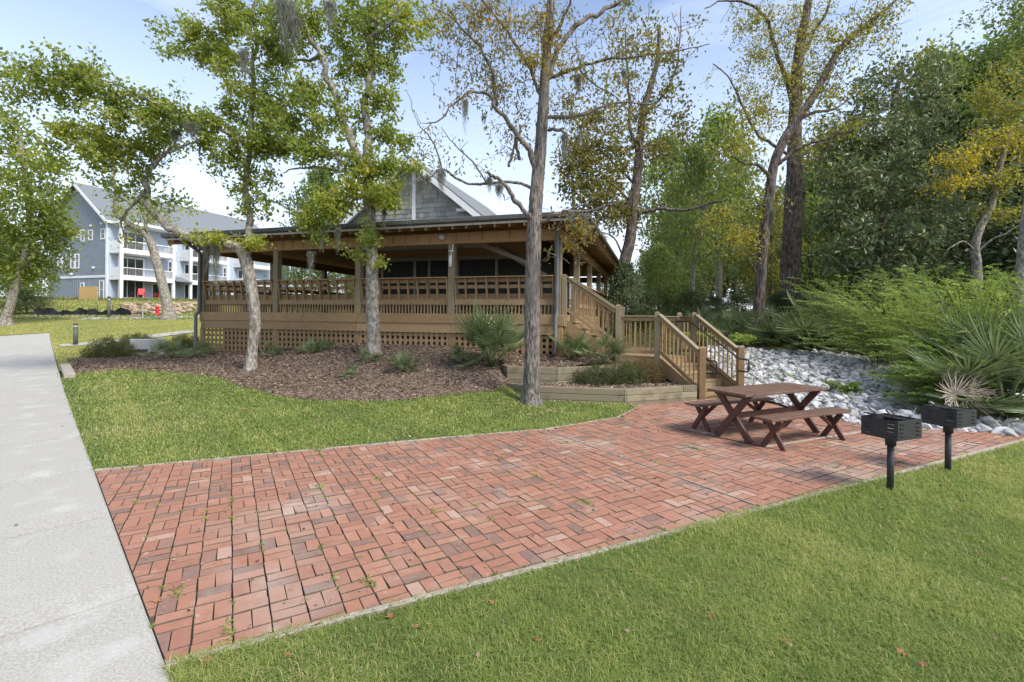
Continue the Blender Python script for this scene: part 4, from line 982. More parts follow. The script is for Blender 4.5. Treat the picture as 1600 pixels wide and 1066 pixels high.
for m_ in rv:
    V = np.zeros(len(m_.vertices)*3); m_.vertices.foreach_get('co', V); fl = [list(p.vertices) for p in m_.polygons]; rd.append((V.reshape(-1, 3), fl))
pts = []
k = 0
while len(pts) < 2600 and k < 60000:
    k += 1; x = rg.uniform(5.2, 12.6); y = rg.uniform(7.7, 16.4)
    if not inpoly(x, y, BANK): continue
    if not (abs(x/y) < 1.2): continue
    s = rg.choice([.055, .085, .12, .16], p=[.34, .33, .22, .11])*rg.uniform(.6, 1.45)
    pts.append((x, y, s))
for p, s in (((8.15, 7.80), .17), ((7.6, 8.1), .16), ((8.5, 7.98), .2), ((8.9, 8.1), .19), ((7.2, 8.25), .13), ((9.4, 8.5), .2), ((9.0, 8.6), .2), ((6.6, 8.5), .14), ((7.9, 8.25), .15), ((6.2, 8.8), .15), ((6.25, 9.2), .16), ((6.1, 9.6), .14)): pts.append((*p, s))
pts.sort(key=lambda q: -q[2]/(q[1]))
V_ = []; I_ = []; N_ = []; T_ = []; off = 0
for i, (x, y, s) in enumerate(pts):
    z = float(gz(x, y))+s*.22+rg.uniform(0, .05)*(s < .11); ro = (rg.uniform(-.5, .5), rg.uniform(-.5, .5), rg.uniform(0, 6.28)); j = int(rg.integers(0, 12))
    if i < 290:
        o = link('rock', rv[j], None, None, (x, y, z), ro); o.scale = (s, s, s)
        ed = min(np.linalg.norm(np.array([x, y])-np.array(q)) for q in ((6.1, 8.5), (6.9, 8.25), (7.85, 8.0), (8.5, 7.72), (9.2, 8.0), (5.95, 9.6)))
        if ed < .75: tag(o, 'grey edge rock lying right against the brick paving behind the grills', 'rock', 'rocks along the paving edge')
        elif y > 12: tag(o, 'pale broken rock high on the stone bank beyond the stair handrail', 'rock', 'rocks high on the stone bank')
        else: tag(o, 'pale broken rock in the middle of the stone bank behind the picnic table', 'rock', 'rocks in the middle of the stone bank')
    else:
        Mx = np.array(Matrix.LocRotScale(Vector((x, y, z)), __import__('mathutils').Euler(ro), Vector((s, s, s)))); V, fl = rd[j]
        V_.append(V@Mx[:3, :3].T+Mx[:3, 3]); 
        for f in fl: N_.append(len(f)); I_ += [q+off for q in f]
        T_ += [j/11]*len(fl); off += len(V)
tag(link('rocks', npmesh('rocks', np.vstack(V_), N_, I_, T_), M['rock']), kind='stuff')
#@@PLANTS
# ------------------------------------------------------------------ trees near the pavilion
gY = lambda px, py: G(px, py)[1]
Y1 = gY(392, 578)
tree('tree', 'crooked pale-barked tree with an elbow trunk in front of the left deck bays', 'tree', [
    ([(391, 581, 12), (394, 545, 11), (399, 505, 11.5), (395, 465, 12), (389, 430, 13), (381, 398, 13), (372, 384, 10)], 0),
    ([(381, 396, 11), (355, 382, 9), (325, 381, 8.5), (298, 372, 8.5), (268, 356, 8), (243, 332, 8), (229, 300, 7.5), (236, 272, 6.5), (240, 245, 5), (232, 215, 4), (205, 190, 3), (160, 175, 2)], 0, .5),
    ([(380, 392, 8), (389, 372, 6.5), (388, 330, 6.5), (384, 290, 7), (389, 240, 6.5), (394, 180, 6), (396, 120, 5.5), (399, 60, 5), (402, -10, 4), (404, -60, 3)], 0, .3),
    ([(238, 262, 5), (255, 242, 4), (285, 232, 3), (320, 215, 2)], 0, -.5),
    ([(236, 235, 4), (200, 225, 3.5), (160, 232, 3), (120, 225, 2)], 0, -1.0),
    ([(392, 230, 5), (350, 205, 4), (300, 180, 3.5), (250, 165, 3), (190, 135, 2.5), (120, 115, 2)], 0, -1.2),
    ([(396, 120, 4), (360, 85, 3.5), (330, 50, 2.5), (300, 20, 2)], 0, .8),
    ([(399, 70, 4), (430, 40, 3), (455, 10, 2)], 0, -.5),
    ([(228, 298, 4), (205, 322, 3), (190, 345, 2.5), (196, 380, 2)], 0, .6),
], [(60, 120, 55, 32, 20, -1, 0), (20, 130, 45, 40, 18, -1), (105, 112, 45, 40, 24, -1.1), (140, 140, 50, 40, 28, -.9), (190, 160, 55, 36, 32, -.7), (245, 180, 55, 34, 32, -.6), (295, 190, 50, 35, 28, -.5, -.08), (330, 215, 40, 40, 20, -.3), (120, 210, 50, 28, 26, -.9, .15), (165, 225, 60, 40, 38, -.5, .12), (215, 240, 55, 38, 34, 0, .1), (175, 262, 60, 28, 26, .3), (250, 215, 45, 35, 22, .2, .1), (205, 300, 34, 30, 10, .4), (265, 320, 30, 18, 6, .3),
     (310, 60, 42, 36, 26, .4, .12), (345, 90, 48, 42, 34, .3, .1), (275, 75, 35, 30, 16, .2), (365, 40, 40, 38, 26, .3), (375, 130, 35, 32, 20, .1, .18), (420, 70, 42, 42, 28, -.3), (420, 20, 50, 30, 24, 0), (350, 10, 50, 30, 20, 0), (355, 180, 38, 32, 20, .1), (415, 170, 35, 40, 20, 0), (420, 230, 38, 40, 22, -.1), (372, 250, 28, 46, 18, .1), (410, 290, 30, 34, 16, 0), (395, 330, 26, 20, 8, 0), (325, 250, 30, 26, 8, .1), (330, 372, 46, 7, 16, -.1, .25), (395, 380, 20, 10, 8, -.2, .25)],
    'lf_oak', 'barkgrey', Y1, 101, lsize=.112, per=38, limbk=(.68, .82), spread=.115, tint0=.5,
    mossp=[(337, 385, 1.3, .12, -.1), (325, 385, .8, .08, 0), (275, 205, .5, .14, -.4), (382, 80, .7, .12, -1.0), (300, 195, .5, .16, -1.3), (360, 200, .4, .1, 0)])
Y2 = gY(583, 555)
tree('tree', 'straight pale-barked tree forking above the roof, left of the gable', 'tree', [
    ([(584, 556, 13.5), (583, 520, 12.5), (582, 470, 12.5), (581, 420, 12), (579, 370, 11.5), (577, 320, 11), (576, 275, 10.5), (572, 245, 9)], 0),
    ([(575, 262, 8), (573, 215, 8), (575, 160, 7.5), (577, 110, 7.5), (580, 60, 7), (583, 10, 6.5), (584, -50, 5)], 0, .3),
    ([(574, 268, 8.5), (556, 232, 8), (538, 195, 7.5), (522, 155, 7), (508, 115, 7), (500, 85, 6.5), (482, 45, 6), (460, 15, 5.5), (430, -20, 4)], 0, -.5),
    ([(566, 245, 5.5), (535, 238, 5), (500, 243, 5), (465, 238, 4.5), (430, 232, 4), (400, 222, 3), (370, 215, 2)], 0, -.8),
    ([(560, 275, 3), (530, 268, 2.8), (490, 262, 2.6), (460, 264, 2.2), (441, 270, 1.6)], 0, -.3),
    ([(580, 45, 5), (600, 20, 4), (625, -5, 3.5)], 0, .5), ([(577, 60, 4.5), (610, 38, 4), (622, 10, 3)], 0, -.4),
    ([(500, 88, 4), (478, 95, 3), (450, 92, 2)], 0, .6),
    ([(574, 150, 3.5), (600, 150, 3), (625, 190, 2)], 0, .6), ([(577, 290, 4), (540, 305, 3), (505, 320, 2)], 0, -.6), ([(578, 385, 2.5), (560, 395, 2), (550, 402, 1.4)], 0, -.4),
], [(455, 45, 48, 40, 28, -.4), (440, 100, 50, 38, 28, -.4), (500, 40, 45, 38, 26, .1), (545, 60, 40, 42, 28, 0), (590, 50, 45, 40, 30, .2), (635, 25, 48, 30, 26, .4, .22), (650, 50, 35, 22, 14, .3, .3), (560, 15, 50, 30, 24, .1), (470, 150, 55, 34, 34, -.5), (430, 180, 46, 34, 26, -.5), (490, 200, 55, 30, 32, -.4), (550, 120, 35, 40, 22, .2, .1), (600, 100, 32, 40, 22, .3), (597, 160, 30, 40, 20, .2), (605, 215, 38, 30, 22, .3), (545, 185, 38, 36, 22, .2), (440, 225, 50, 22, 26, -.6), (500, 240, 50, 22, 26, -.4), (400, 225, 40, 22, 16, -.6), (555, 265, 36, 26, 20, -.2), (595, 262, 36, 26, 22, -.2, .12), (565, 300, 44, 26, 30, -.4, .28), (520, 318, 42, 26, 26, -.5, .2), (480, 345, 34, 24, 20, -.5, .15), (610, 300, 28, 22, 14, -.3, .2), (500, 372, 16, 14, 6, -.4, .1), (572, 370, 24, 18, 10, -.3), (565, 400, 18, 10, 3, -.3), (622, 255, 26, 30, 12, -.4), (612, 325, 24, 18, 9, -.4, .2), (590, 412, 16, 12, 3, -.2, .2)],
    'lf_oak2', 'barkgrey', Y2, 202, lsize=.112, asp=.62, per=38, limbk=(.76, .82), spread=.115, tint0=.44,
    mossp=[(446, 2, 1.6, .26, -1.2), (462, 30, .9, .16, -1.2), (515, 5, .8, .16, -1.1), (502, 355, .8, .08, -.5), (528, 358, .8, .06, -.5), (486, 395, .75, .09, -.5), (600, 330, .6, .06, -.3), (520, 20, .6, .12, 0), (530, 250, .5, .06, -.3), (577, 290, .5, .1, -.2)])
Y3 = gY(828, 631)
tree('tree', 'tall furrowed-bark tree with sparse turning leaves standing on the lawn by the timber wall', 'tree', [
    ([(829, 632, 17), (830, 600, 15.5), (831, 550, 15), (832, 480, 15), (833, 410, 14.5), (835, 345, 14), (840, 280, 12.5), (845, 230, 11.5), (848, 180, 10.5), (851, 120, 9.5), (856, 60, 8.5), (861, 0, 7.5), (864, -60, 6)], 0),
    ([(838, 268, 8), (828, 240, 7.5), (812, 212, 7), (795, 190, 6.5), (778, 170, 6), (768, 152, 5.5), (748, 143, 4.5), (728, 150, 4), (708, 165, 3.5), (690, 188, 3), (665, 192, 2)], 0, -.7),
    ([(775, 165, 5.5), (772, 130, 5), (764, 100, 4.5), (748, 72, 4), (730, 52, 3.5), (705, 30, 3), (675, 10, 2)], 0, .4),
    ([(834, 352, 8), (818, 330, 7), (800, 305, 6.5), (785, 285, 6), (772, 277, 6), (760, 272, 6)], 0, -.5),
    ([(836, 296, 4.5), (815, 287, 4), (790, 285, 4), (760, 288, 4), (730, 287, 3.8), (705, 272, 3.5), (688, 264, 3), (672, 276, 2.5), (655, 278, 2), (635, 290, 1.5)], 0, -.9),
    ([(690, 264, 2.5), (682, 235, 2.2), (668, 210, 2), (655, 195, 1.6), (643, 168, 1.2)], 0, 0),
    ([(760, 285, 2.5), (740, 255, 2.2), (720, 235, 2), (700, 215, 1.5), (690, 198, 1)], 0, -.3),
    ([(850, 130, 8), (866, 95, 7.5), (882, 60, 7), (905, 38, 7.5), (935, 22, 7), (965, 5, 6.5), (1000, -25, 5)], 0, .7),
    ([(848, 70, 6), (872, 45, 5), (890, 5, 4), (900, -40, 3)], 0, -.5),
    ([(857, 122, 5), (885, 112, 4.8), (905, 106, 4.5), (935, 94, 4), (980, 91, 3.5), (1020, 86, 2.8), (1060, 80, 2.2), (1110, 68, 1.5)], 0, -.9),
    ([(852, 184, 4.5), (880, 182, 4.5), (910, 180, 4), (940, 166, 3.5), (975, 162, 3), (1015, 164, 2), (1050, 175, 1.4)], 0, .8),
    ([(857, 203, 4), (868, 203, 5), (878, 204, 5.5), (884, 212, 5)], 0, -.2),
    ([(838, 350, 6), (852, 342, 5.5), (868, 335, 5.5), (892, 331, 5), (915, 333, 4.5), (940, 325, 4), (962, 319, 3), (985, 314, 2)], 0, -.7),
    ([(846, 150, 5), (830, 115, 4.5), (812, 80, 4.5), (790, 45, 4), (765, 15, 3.5), (745, -10, 3)], 0, -.6),
    ([(812, 250, 4), (806, 225, 5), (812, 205, 4.5), (816, 196, 3)], 0, .2),
    ([(795, 260, 3.5), (800, 240, 4), (806, 215, 4)], 0, .4),
    ([(893, 331, 2.5), (905, 322, 2), (925, 318, 1.5)], 0, -.4), ([(905, 106, 3), (925, 130, 2.2), (960, 150, 1.8), (1000, 190, 1.4), (1040, 215, 1)], 0, -.3),
], [(700, 25, 50, 26, 18, 0, .05), (735, 60, 45, 40, 18, .1), (760, 20, 45, 26, 18, -.2, .18), (795, 50, 38, 32, 18, -.3, .2), (820, 90, 35, 35, 16, -.3, .15), (690, 80, 30, 22, 5, .1, .1), (755, 120, 40, 32, 14, .1), (790, 150, 40, 35, 14, .1), (720, 150, 30, 24, 5, -.4), (665, 230, 45, 32, 5, -.6), (720, 260, 40, 30, 3, -.6), (870, 70, 42, 40, 18, -.2, .2), (900, 110, 42, 34, 14, -.5, .05), (960, 90, 48, 32, 10, -.6), (1010, 70, 40, 30, 8, -.6), (890, 165, 40, 34, 14, .3, .05), (950, 165, 48, 34, 12, .5), (880, 20, 40, 30, 10, 0), (940, 40, 40, 28, 8, .4), (905, 365, 24, 20, 9, -.6, .12), (895, 375, 16, 26, 6, -.6, .14), (800, 215, 34, 34, 10, .1), (830, 30, 30, 32, 12, -.2, .2), (975, 205, 45, 26, 5, 0)],
    'lf_hick', 'barkfurrow', Y3, 303, lsize=.098, asp=.36, per=20, spread=.11, tint0=.34, droop=1.1, rough=.07, nuts=110, rfac=.009, twn=4, bare=520, limbk=(.79, .62),
    mossp=[(727, 158, .75, .05, -.6), (903, 215, .001, .05, -.3), (882, 212, .7, .08, -.25), (904, 120, .5, .08, -.5), (640, 290, .9, .035, -.9), (655, 283, .5, .06, -.9), (690, 268, .5, .1, -.9), (915, 338, .6, .05, -.7), (896, 335, .4, .03, -.6), (765, 280, .35, .08, -.4), (756, 180, .3, .03, 0), (780, 290, .3, .1, -.7), (668, 276, .55, .06, -.9), (975, 110, .3, .04, -.8)])
Y4 = 23.0
tree('tree', 'leaning trunk rising behind the right eave with a dark leafy clump and bare upper branches', 'tree', [
    ([(966, 450, 11), (976, 410, 11), (985, 370, 10.5), (990, 320, 9.5), (996, 270, 8.5), (1000, 220, 7.5), (1006, 170, 6.5), (1018, 130, 5.5), (1028, 90, 4), (1030, 40, 3)], 0),
    ([(990, 345, 5.5), (1003, 332, 5), (1030, 327, 5), (1060, 328, 4.5), (1085, 325, 4.5), (1110, 318, 4), (1135, 312, 3)], 0, -1),
    ([(996, 250, 5), (985, 200, 4.5), (984, 150, 4), (980, 100, 3), (978, 40, 2)], 0, .5),
    ([(1005, 180, 4), (1035, 150, 3.5), (1055, 110, 3), (1062, 60, 2), (1065, 10, 1.5)], 0, .8),
    ([(990, 320, 4), (960, 290, 3.5), (930, 265, 3)], 0, -1), ([(975, 405, 3), (960, 372, 2.2), (935, 362, 1.8), (905, 360, 1.2)], 0, -1),
    ([(994, 290, 4), (960, 255, 3), (920, 215, 2.5), (905, 180, 2)], 0, -.5),
], [(905, 285, 34, 40, 30, -1, -.1), (935, 300, 40, 36, 34, -1), (900, 240, 34, 40, 26, -.8), (940, 230, 40, 42, 32, -.5, .05), (925, 180, 35, 42, 22, -.4, .1), (975, 250, 25, 50, 16, 0, .1), (970, 330, 30, 26, 18, 0, -.1), (940, 335, 30, 20, 14, -.8), (1000, 190, 40, 50, 12, 0), (990, 120, 45, 50, 12, 0), (1040, 140, 40, 50, 12, .2), (1050, 70, 40, 50, 10, .2), (985, 50, 35, 40, 9, 0), (1070, 200, 35, 40, 8, 0, .1), (1040, 230, 35, 30, 7, 0)],
    'lf_hick', 'barkdark', Y4, 404, lsize=.19, asp=.6, per=34, spread=.26, tint0=.18, rfac=.008, bare=260, limbk=(.80, .62), mossp=[(1100, 320, .9, .15, -.7), (985, 300, .8, .15, -.3), (1002, 240, .7, .12, 0)])
Y5 = gY(1186, 526)
tree('tree', 'slender dark trunk sweeping right across the thick one in the woods', 'tree', [
    ([(1184, 527, 9.5), (1186, 480, 9), (1189, 430, 9), (1194, 370, 8.5), (1202, 310, 8.5), (1209, 260, 8), (1222, 225, 8), (1240, 195, 7.5), (1262, 165, 7), (1285, 125, 6), (1310, 80, 5.5), (1345, 45, 4), (1380, 18, 3), (1400, 0, 2)], 0),
    ([(1209, 262, 5.5), (1230, 245, 5), (1262, 225, 4.5), (1300, 215, 3.5), (1330, 205, 2)], 0, -.8),
    ([(1240, 195, 4.5), (1270, 176, 4), (1300, 172, 3.5), (1318, 162, 3), (1340, 140, 2)], 0, .4),
    ([(1206, 285, 5), (1190, 262, 4.5), (1165, 255, 4), (1140, 245, 3)], 0, -.6),
    ([(1190, 440, 3), (1165, 400, 2), (1140, 385, 1.5)], 0, -.4)],
    [(1320, 60, 45, 32, 30, 0, .1), (1360, 30, 42, 26, 24, .2), (1290, 100, 38, 34, 22, 0, .1), (1300, 150, 40, 26, 16, -.2), (1320, 200, 40, 24, 14, -.3), (1150, 225, 40, 30, 20, -.4, .2), (1180, 180, 32, 32, 16, -.3, .2), (1260, 235, 30, 26, 8, 0), (1380, 70, 28, 36, 7, .2), (1200, 330, 30, 30, 10, 0, .1), (1160, 370, 34, 30, 16, -.4, .3), (1130, 340, 30, 26, 12, -.5, .2)],
    'lf_yel', 'barkdark', Y5, 505, lsize=.14, asp=.5, per=22, spread=.2, tint0=.34, rfac=.009, bare=420, limbk=(.84, .62), mossp=[(1200, 310, 1.2, .12, -.2), (1207, 330, .9, .1, -.2), (1192, 420, .7, .08, -.2)])
Y6 = gY(1232, 510)
tree('tree', 'thickest straight trunk in the woods, moss on its bark and yellow leaves above', 'tree', [
    ([(1232, 512, 17), (1234, 460, 16.5), (1236, 400, 16), (1239, 330, 15), (1241, 270, 13), (1242, 210, 11.5), (1243, 160, 10.5), (1246, 110, 9.5), (1252, 60, 8), (1262, 10, 6.5), (1270, -40, 5)], 0),
    ([(1243, 165, 7), (1230, 130, 6.5), (1218, 100, 6), (1208, 60, 5.5), (1192, 20, 5), (1165, 5, 4), (1130, 0, 3), (1100, 15, 2)], 0, -.8),
    ([(1250, 90, 5), (1270, 55, 4.5), (1290, 20, 4), (1305, -20, 3)], 0, -.6),
    ([(1239, 250, 4), (1205, 225, 4), (1180, 205, 3.5), (1160, 165, 3), (1140, 125, 2.5), (1115, 100, 2)], 0, -.5),
    ([(1241, 260, 4.5), (1270, 230, 4), (1300, 222, 3), (1335, 210, 2)], 0, 1)],
    [(1205, 45, 44, 40, 30, -.3, .15), (1180, 90, 40, 36, 24, -.4, .15), (1245, 60, 40, 44, 30, 0, .2), (1225, 120, 38, 34, 24, -.2, .25), (1260, 130, 34, 34, 18, 0, .2), (1165, 40, 36, 34, 16, -.4), (1275, 25, 36, 32, 20, 0, .1), (1150, 130, 36, 34, 14, -.4, .1), (1190, 165, 34, 34, 16, -.2, .2), (1300, 190, 38, 30, 12, .5), (1285, 260, 34, 30, 12, .6, .1), (1225, 190, 30, 30, 10, -.2, .2)],
    'lf_yel', 'barkdark', Y6, 606, lsize=.14, asp=.5, per=22, spread=.2, tint0=.36, rfac=.009, bare=420, limbk=(.84, .62), rough=.07, mossp=[(1252, 320, 1.1, .14, -.2), (1225, 380, .8, .1, -.3), (1256, 300, .8, .1, 0), (1240, 180, .5, .12, -.2), (1228, 410, .5, .08, -.3)])
tree('magnolia_tree', 'big glossy dark green magnolia filling the woods right of the thick trunk', 'tree', [
    ([(1372, 492, 9), (1374, 430, 8.5), (1380, 360, 8), (1386, 290, 7), (1392, 220, 6), (1400, 150, 4), (1410, 100, 2)], 0),
    ([(1378, 380, 4), (1340, 350, 3), (1305, 340, 2)], 0, -1), ([(1382, 330, 4), (1430, 300, 3), (1470, 285, 2)], 0, -1), ([(1388, 270, 4), (1345, 230, 3), (1320, 200, 2)], 0, -1), ([(1390, 240, 4), (1440, 200, 3), (1480, 170, 2)], 0, -1)],
    [(1400, 130, 45, 45, 40, 0, .05), (1350, 160, 40, 40, 34, -.5), (1450, 150, 42, 42, 34, 0, .1), (1330, 220, 44, 44, 40, -.8), (1385, 215, 50, 50, 50, -1.2), (1440, 225, 48, 48, 44, -.8), (1310, 290, 44, 44, 38, -.8), (1365, 290, 52, 48, 50, -1.6), (1430, 300, 54, 48, 50, -1.6), (1480, 260, 40, 48, 30, -.2), (1310, 360, 44, 42, 38, -1), (1370, 370, 54, 46, 52, -1.8), (1435, 375, 54, 44, 50, -1.6), (1480, 340, 36, 40, 24, -.2), (1330, 420, 44, 34, 34, -.8), (1390, 435, 50, 34, 40, -1.4), (1445, 430, 40, 32, 30, -1)],
    'lf_dark', 'barkdark', 20.5, 707, lsize=.24, asp=.42, per=19, spread=.24, tint0=.66, bare=60, rfac=.006, droop=-.2)
tree('tree', 'yellow-leaved tree with a crooked grey trunk at the right edge of the photo', 'tree', [
    ([(1527, 450, 7), (1526, 410, 6.5), (1524, 385, 6), (1532, 355, 5.5), (1548, 325, 5), (1556, 295, 4.5), (1565, 250, 4), (1580, 200, 3)], 0),
    ([(1527, 395, 3), (1548, 378, 2.6), (1575, 362, 2.4), (1605, 345, 2)], 0, -.8), ([(1556, 300, 3), (1530, 270, 2.5), (1500, 255, 2)], 0, -.6), ([(1524, 392, 2), (1505, 378, 1.8), (1480, 392, 1.2)], 0, -.5)],
    [(1560, 215, 50, 26, 40, -.5, .2), (1510, 250, 40, 18, 26, -.8, .3), (1590, 170, 44, 40, 40, 0, .1), (1550, 150, 40, 34, 30, 0), (1500, 285, 44, 12, 24, -.8, .35), (1570, 280, 40, 26, 26, -.2), (1610, 240, 44, 44, 34, 0, .2), (1600, 330, 38, 30, 18, -.3), (1640, 180, 50, 60, 40, 0), (1545, 330, 26, 24, 10, 0), (1590, 110, 50, 34, 34, .5, -.1), (1640, 90, 60, 50, 30, .5, -.1)],
    'lf_yel', 'barkgrey', 17.5, 808, lsize=.12, asp=.5, per=26, spread=.2, tint0=.38, rfac=.006)
tree('tree', 'smooth pale trunk rising behind the feathery shrubs at the far right', 'tree', [
    ([(1592, 505, 8.5), (1594, 460, 7.5), (1597, 410, 7), (1601, 360, 6.5), (1608, 300, 6), (1615, 230, 5), (1620, 150, 4), (1625, 80, 3)], 0)],
    [(1620, 60, 60, 40, 40, 0), (1680, 120, 60, 60, 40, 0), (1570, 20, 45, 34, 22, 0), (1640, 10, 60, 40, 40, 0), (1560, 80, 26, 24, 7, 0), (1700, 230, 70, 70, 40, 0)],
    'lf_mid', 'barkgrey', 13.5, 909, lsize=.11, per=28, spread=.2, tint0=.5, rfac=.006)
# left side trees
tree('tree', 'bushy tree with a leaning pale trunk at the left edge before the blue building', 'tree', [
    ([(9, 498, 7), (18, 470, 6), (30, 430, 5.5), (40, 395, 5), (46, 350, 4.5), (44, 300, 4), (36, 250, 3.5), (30, 200, 2.5)], 0),
    ([(34, 420, 3), (60, 390, 2.5), (90, 350, 2)], 0, -.5), ([(46, 340, 3), (75, 300, 2.2), (95, 270, 1.6)], 0, -.5), ([(40, 390, 2.5), (10, 360, 2), (-20, 330, 1.5)], 0)],
    [(20, 230, 44, 34, 40, 0, .1), (70, 260, 36, 26, 30, 0, .3), (30, 290, 50, 36, 50, -.5, .1), (80, 320, 34, 36, 40, -.2), (10, 350, 48, 40, 50, -.5), (65, 370, 40, 36, 50, 0, -.05), (20, 410, 46, 34, 44, .5), (60, 420, 34, 26, 30, .5), (95, 350, 24, 24, 18, 0, .1), (-30, 300, 50, 60, 50, 0), (-30, 400, 50, 50, 40, 0), (0, 180, 50, 24, 20, 0)],
    'lf_oak2', 'barkgrey', 27, 111, lsize=.22, asp=.6, per=26, spread=.34, tint0=.3, rfac=.006)
tree('tree', 'thick leaning trunk in front of the blue building balconies', 'tree', [
    ([(264, 487, 8.5), (255, 450, 7), (245, 410, 6.5), (236, 380, 6), (224, 362, 5), (205, 352, 4), (190, 340, 3)], 0),
    ([(236, 380, 3.5), (228, 350, 3), (222, 320, 2.4), (230, 295, 2)], 0, -.5), ([(205, 352, 3), (190, 355, 2), (175, 350, 1.5)], 0), ([(190, 342, 4), (180, 330, 6), (180, 300, 5.5), (178, 270, 5), (176, 240, 4)], 0)],
    [(220, 340, 34, 16, 18, 0, .2), (185, 325, 26, 16, 9, 0, .1), (250, 345, 24, 14, 10, 0, .1), (170, 280, 30, 26, 10, 0), (240, 300, 28, 24, 10, 0, .1), (290, 320, 22, 16, 7, 0, .2), (200, 375, 24, 8, 5, 0, .1)],
    'lf_oak2', 'barkgrey', 31, 112, lsize=.2, asp=.6, per=18, spread=.3, tint0=.4, rfac=.005)

# ------------------------------------------------------------------ woods behind: a few kinds, copied
def bgtree(name, label, H, Rw, z0, leaf, seed, ls=.26, n=230, per=52, sp=.5, bark='barkdark', t0=.45, conic=0):
    rg = np.random.default_rng(seed); root = empty(name, (0, 0, 0), 0, label, 'tree')
    tr, rr = smooth_path([(0, 0, -.2), (rg.normal(0, .1), 0, H*.3), (rg.normal(0, .3), rg.normal(0, .2), H*.65), (rg.normal(0, .4), 0, H*.95)], [.022*H, .017*H, .011*H, .003*H], 6)
    link('trunk', tubes_mesh('trunk', [(tr, rr)], 9, .08, rg), M[bark], root)
    tips = []
    for _ in range(n):
        q = rg.random()**.8; z = z0+(H-z0)*q; w = Rw*(math.sin(math.pi*min(1, (q*.9+.16)))**.6 if not conic else (1-q)**.8+.12)
        a = rg.uniform(0, 6.28); r_ = w*math.sqrt(rg.uniform(.12, 1))*(1+.22*math.sin(a*3+z*1.3+seed)); tips.append((r_*math.cos(a), r_*math.sin(a), z))
    tips = np.array(tips); tw = grow([(tr, rr)], tips, rg, r_tip=.012, rfac=.010)
    link('branches', tubes_mesh('branches', tw, 4), M[bark], root)['kind'] = 'stuff'
    C = []; T = []
    for t in tips:
        m = rg.poisson(per); C.append(t+rg.normal(0, sp, (m, 3))*np.array([1, 1, .6])); T.append(np.clip(t0+rg.normal(0, .1)+rg.normal(0, .14, m), 0, 1))
    o = link('foliage', leaf_mesh('foliage', np.vstack(C), ls, .55, np.concatenate(T), rg), M[leaf], root); o['kind'] = 'stuff'; return root
kinds = {'a': bgtree('tree', 'x', 10, 3.2, 1.2, 'lf_mid', 31), 'b': bgtree('tree', 'x', 11, 2.9, 1.6, 'lf_yel', 32, n=170, per=40, t0=.28), 'c': bgtree('evergreen_tree', 'x', 8, 2.6, .4, 'lf_dark', 33, t0=.6), 'd': bgtree('tree', 'x', 10, 2.6, 3.2, 'lf_mid', 34, n=150, per=36, t0=.62, bark='barkgrey'), 'e': bgtree('evergreen_tree', 'x', 5, 2.4, .15, 'lf_bush', 35, ls=.2, n=150, per=46, t0=.35)}
used = set()
def woods(items):
    for kd, px, Y, top, wsc, lab in items:
        x = (px-800)*Y/F; z = float(gz(x, Y)); H = CAMZ+(HY+.01*(px-800)-top)*Y/F-z; base = {'a': 10, 'b': 11, 'c': 8, 'd': 10, 'e': 5}[kd]; s = max(.3, H/base)
        o = kinds[kd] if kd not in used else copy_tree(kinds[kd]); used.add(kd)
        o.location = (x, Y, z-.05); o.rotation_euler = (0, 0, (px*7.31) % 6.28); o.scale = (s*wsc, s*wsc, s); o['label'] = lab; o['category'] = 'tree'; o['group'] = 'trees of the woods behind the pavilion'
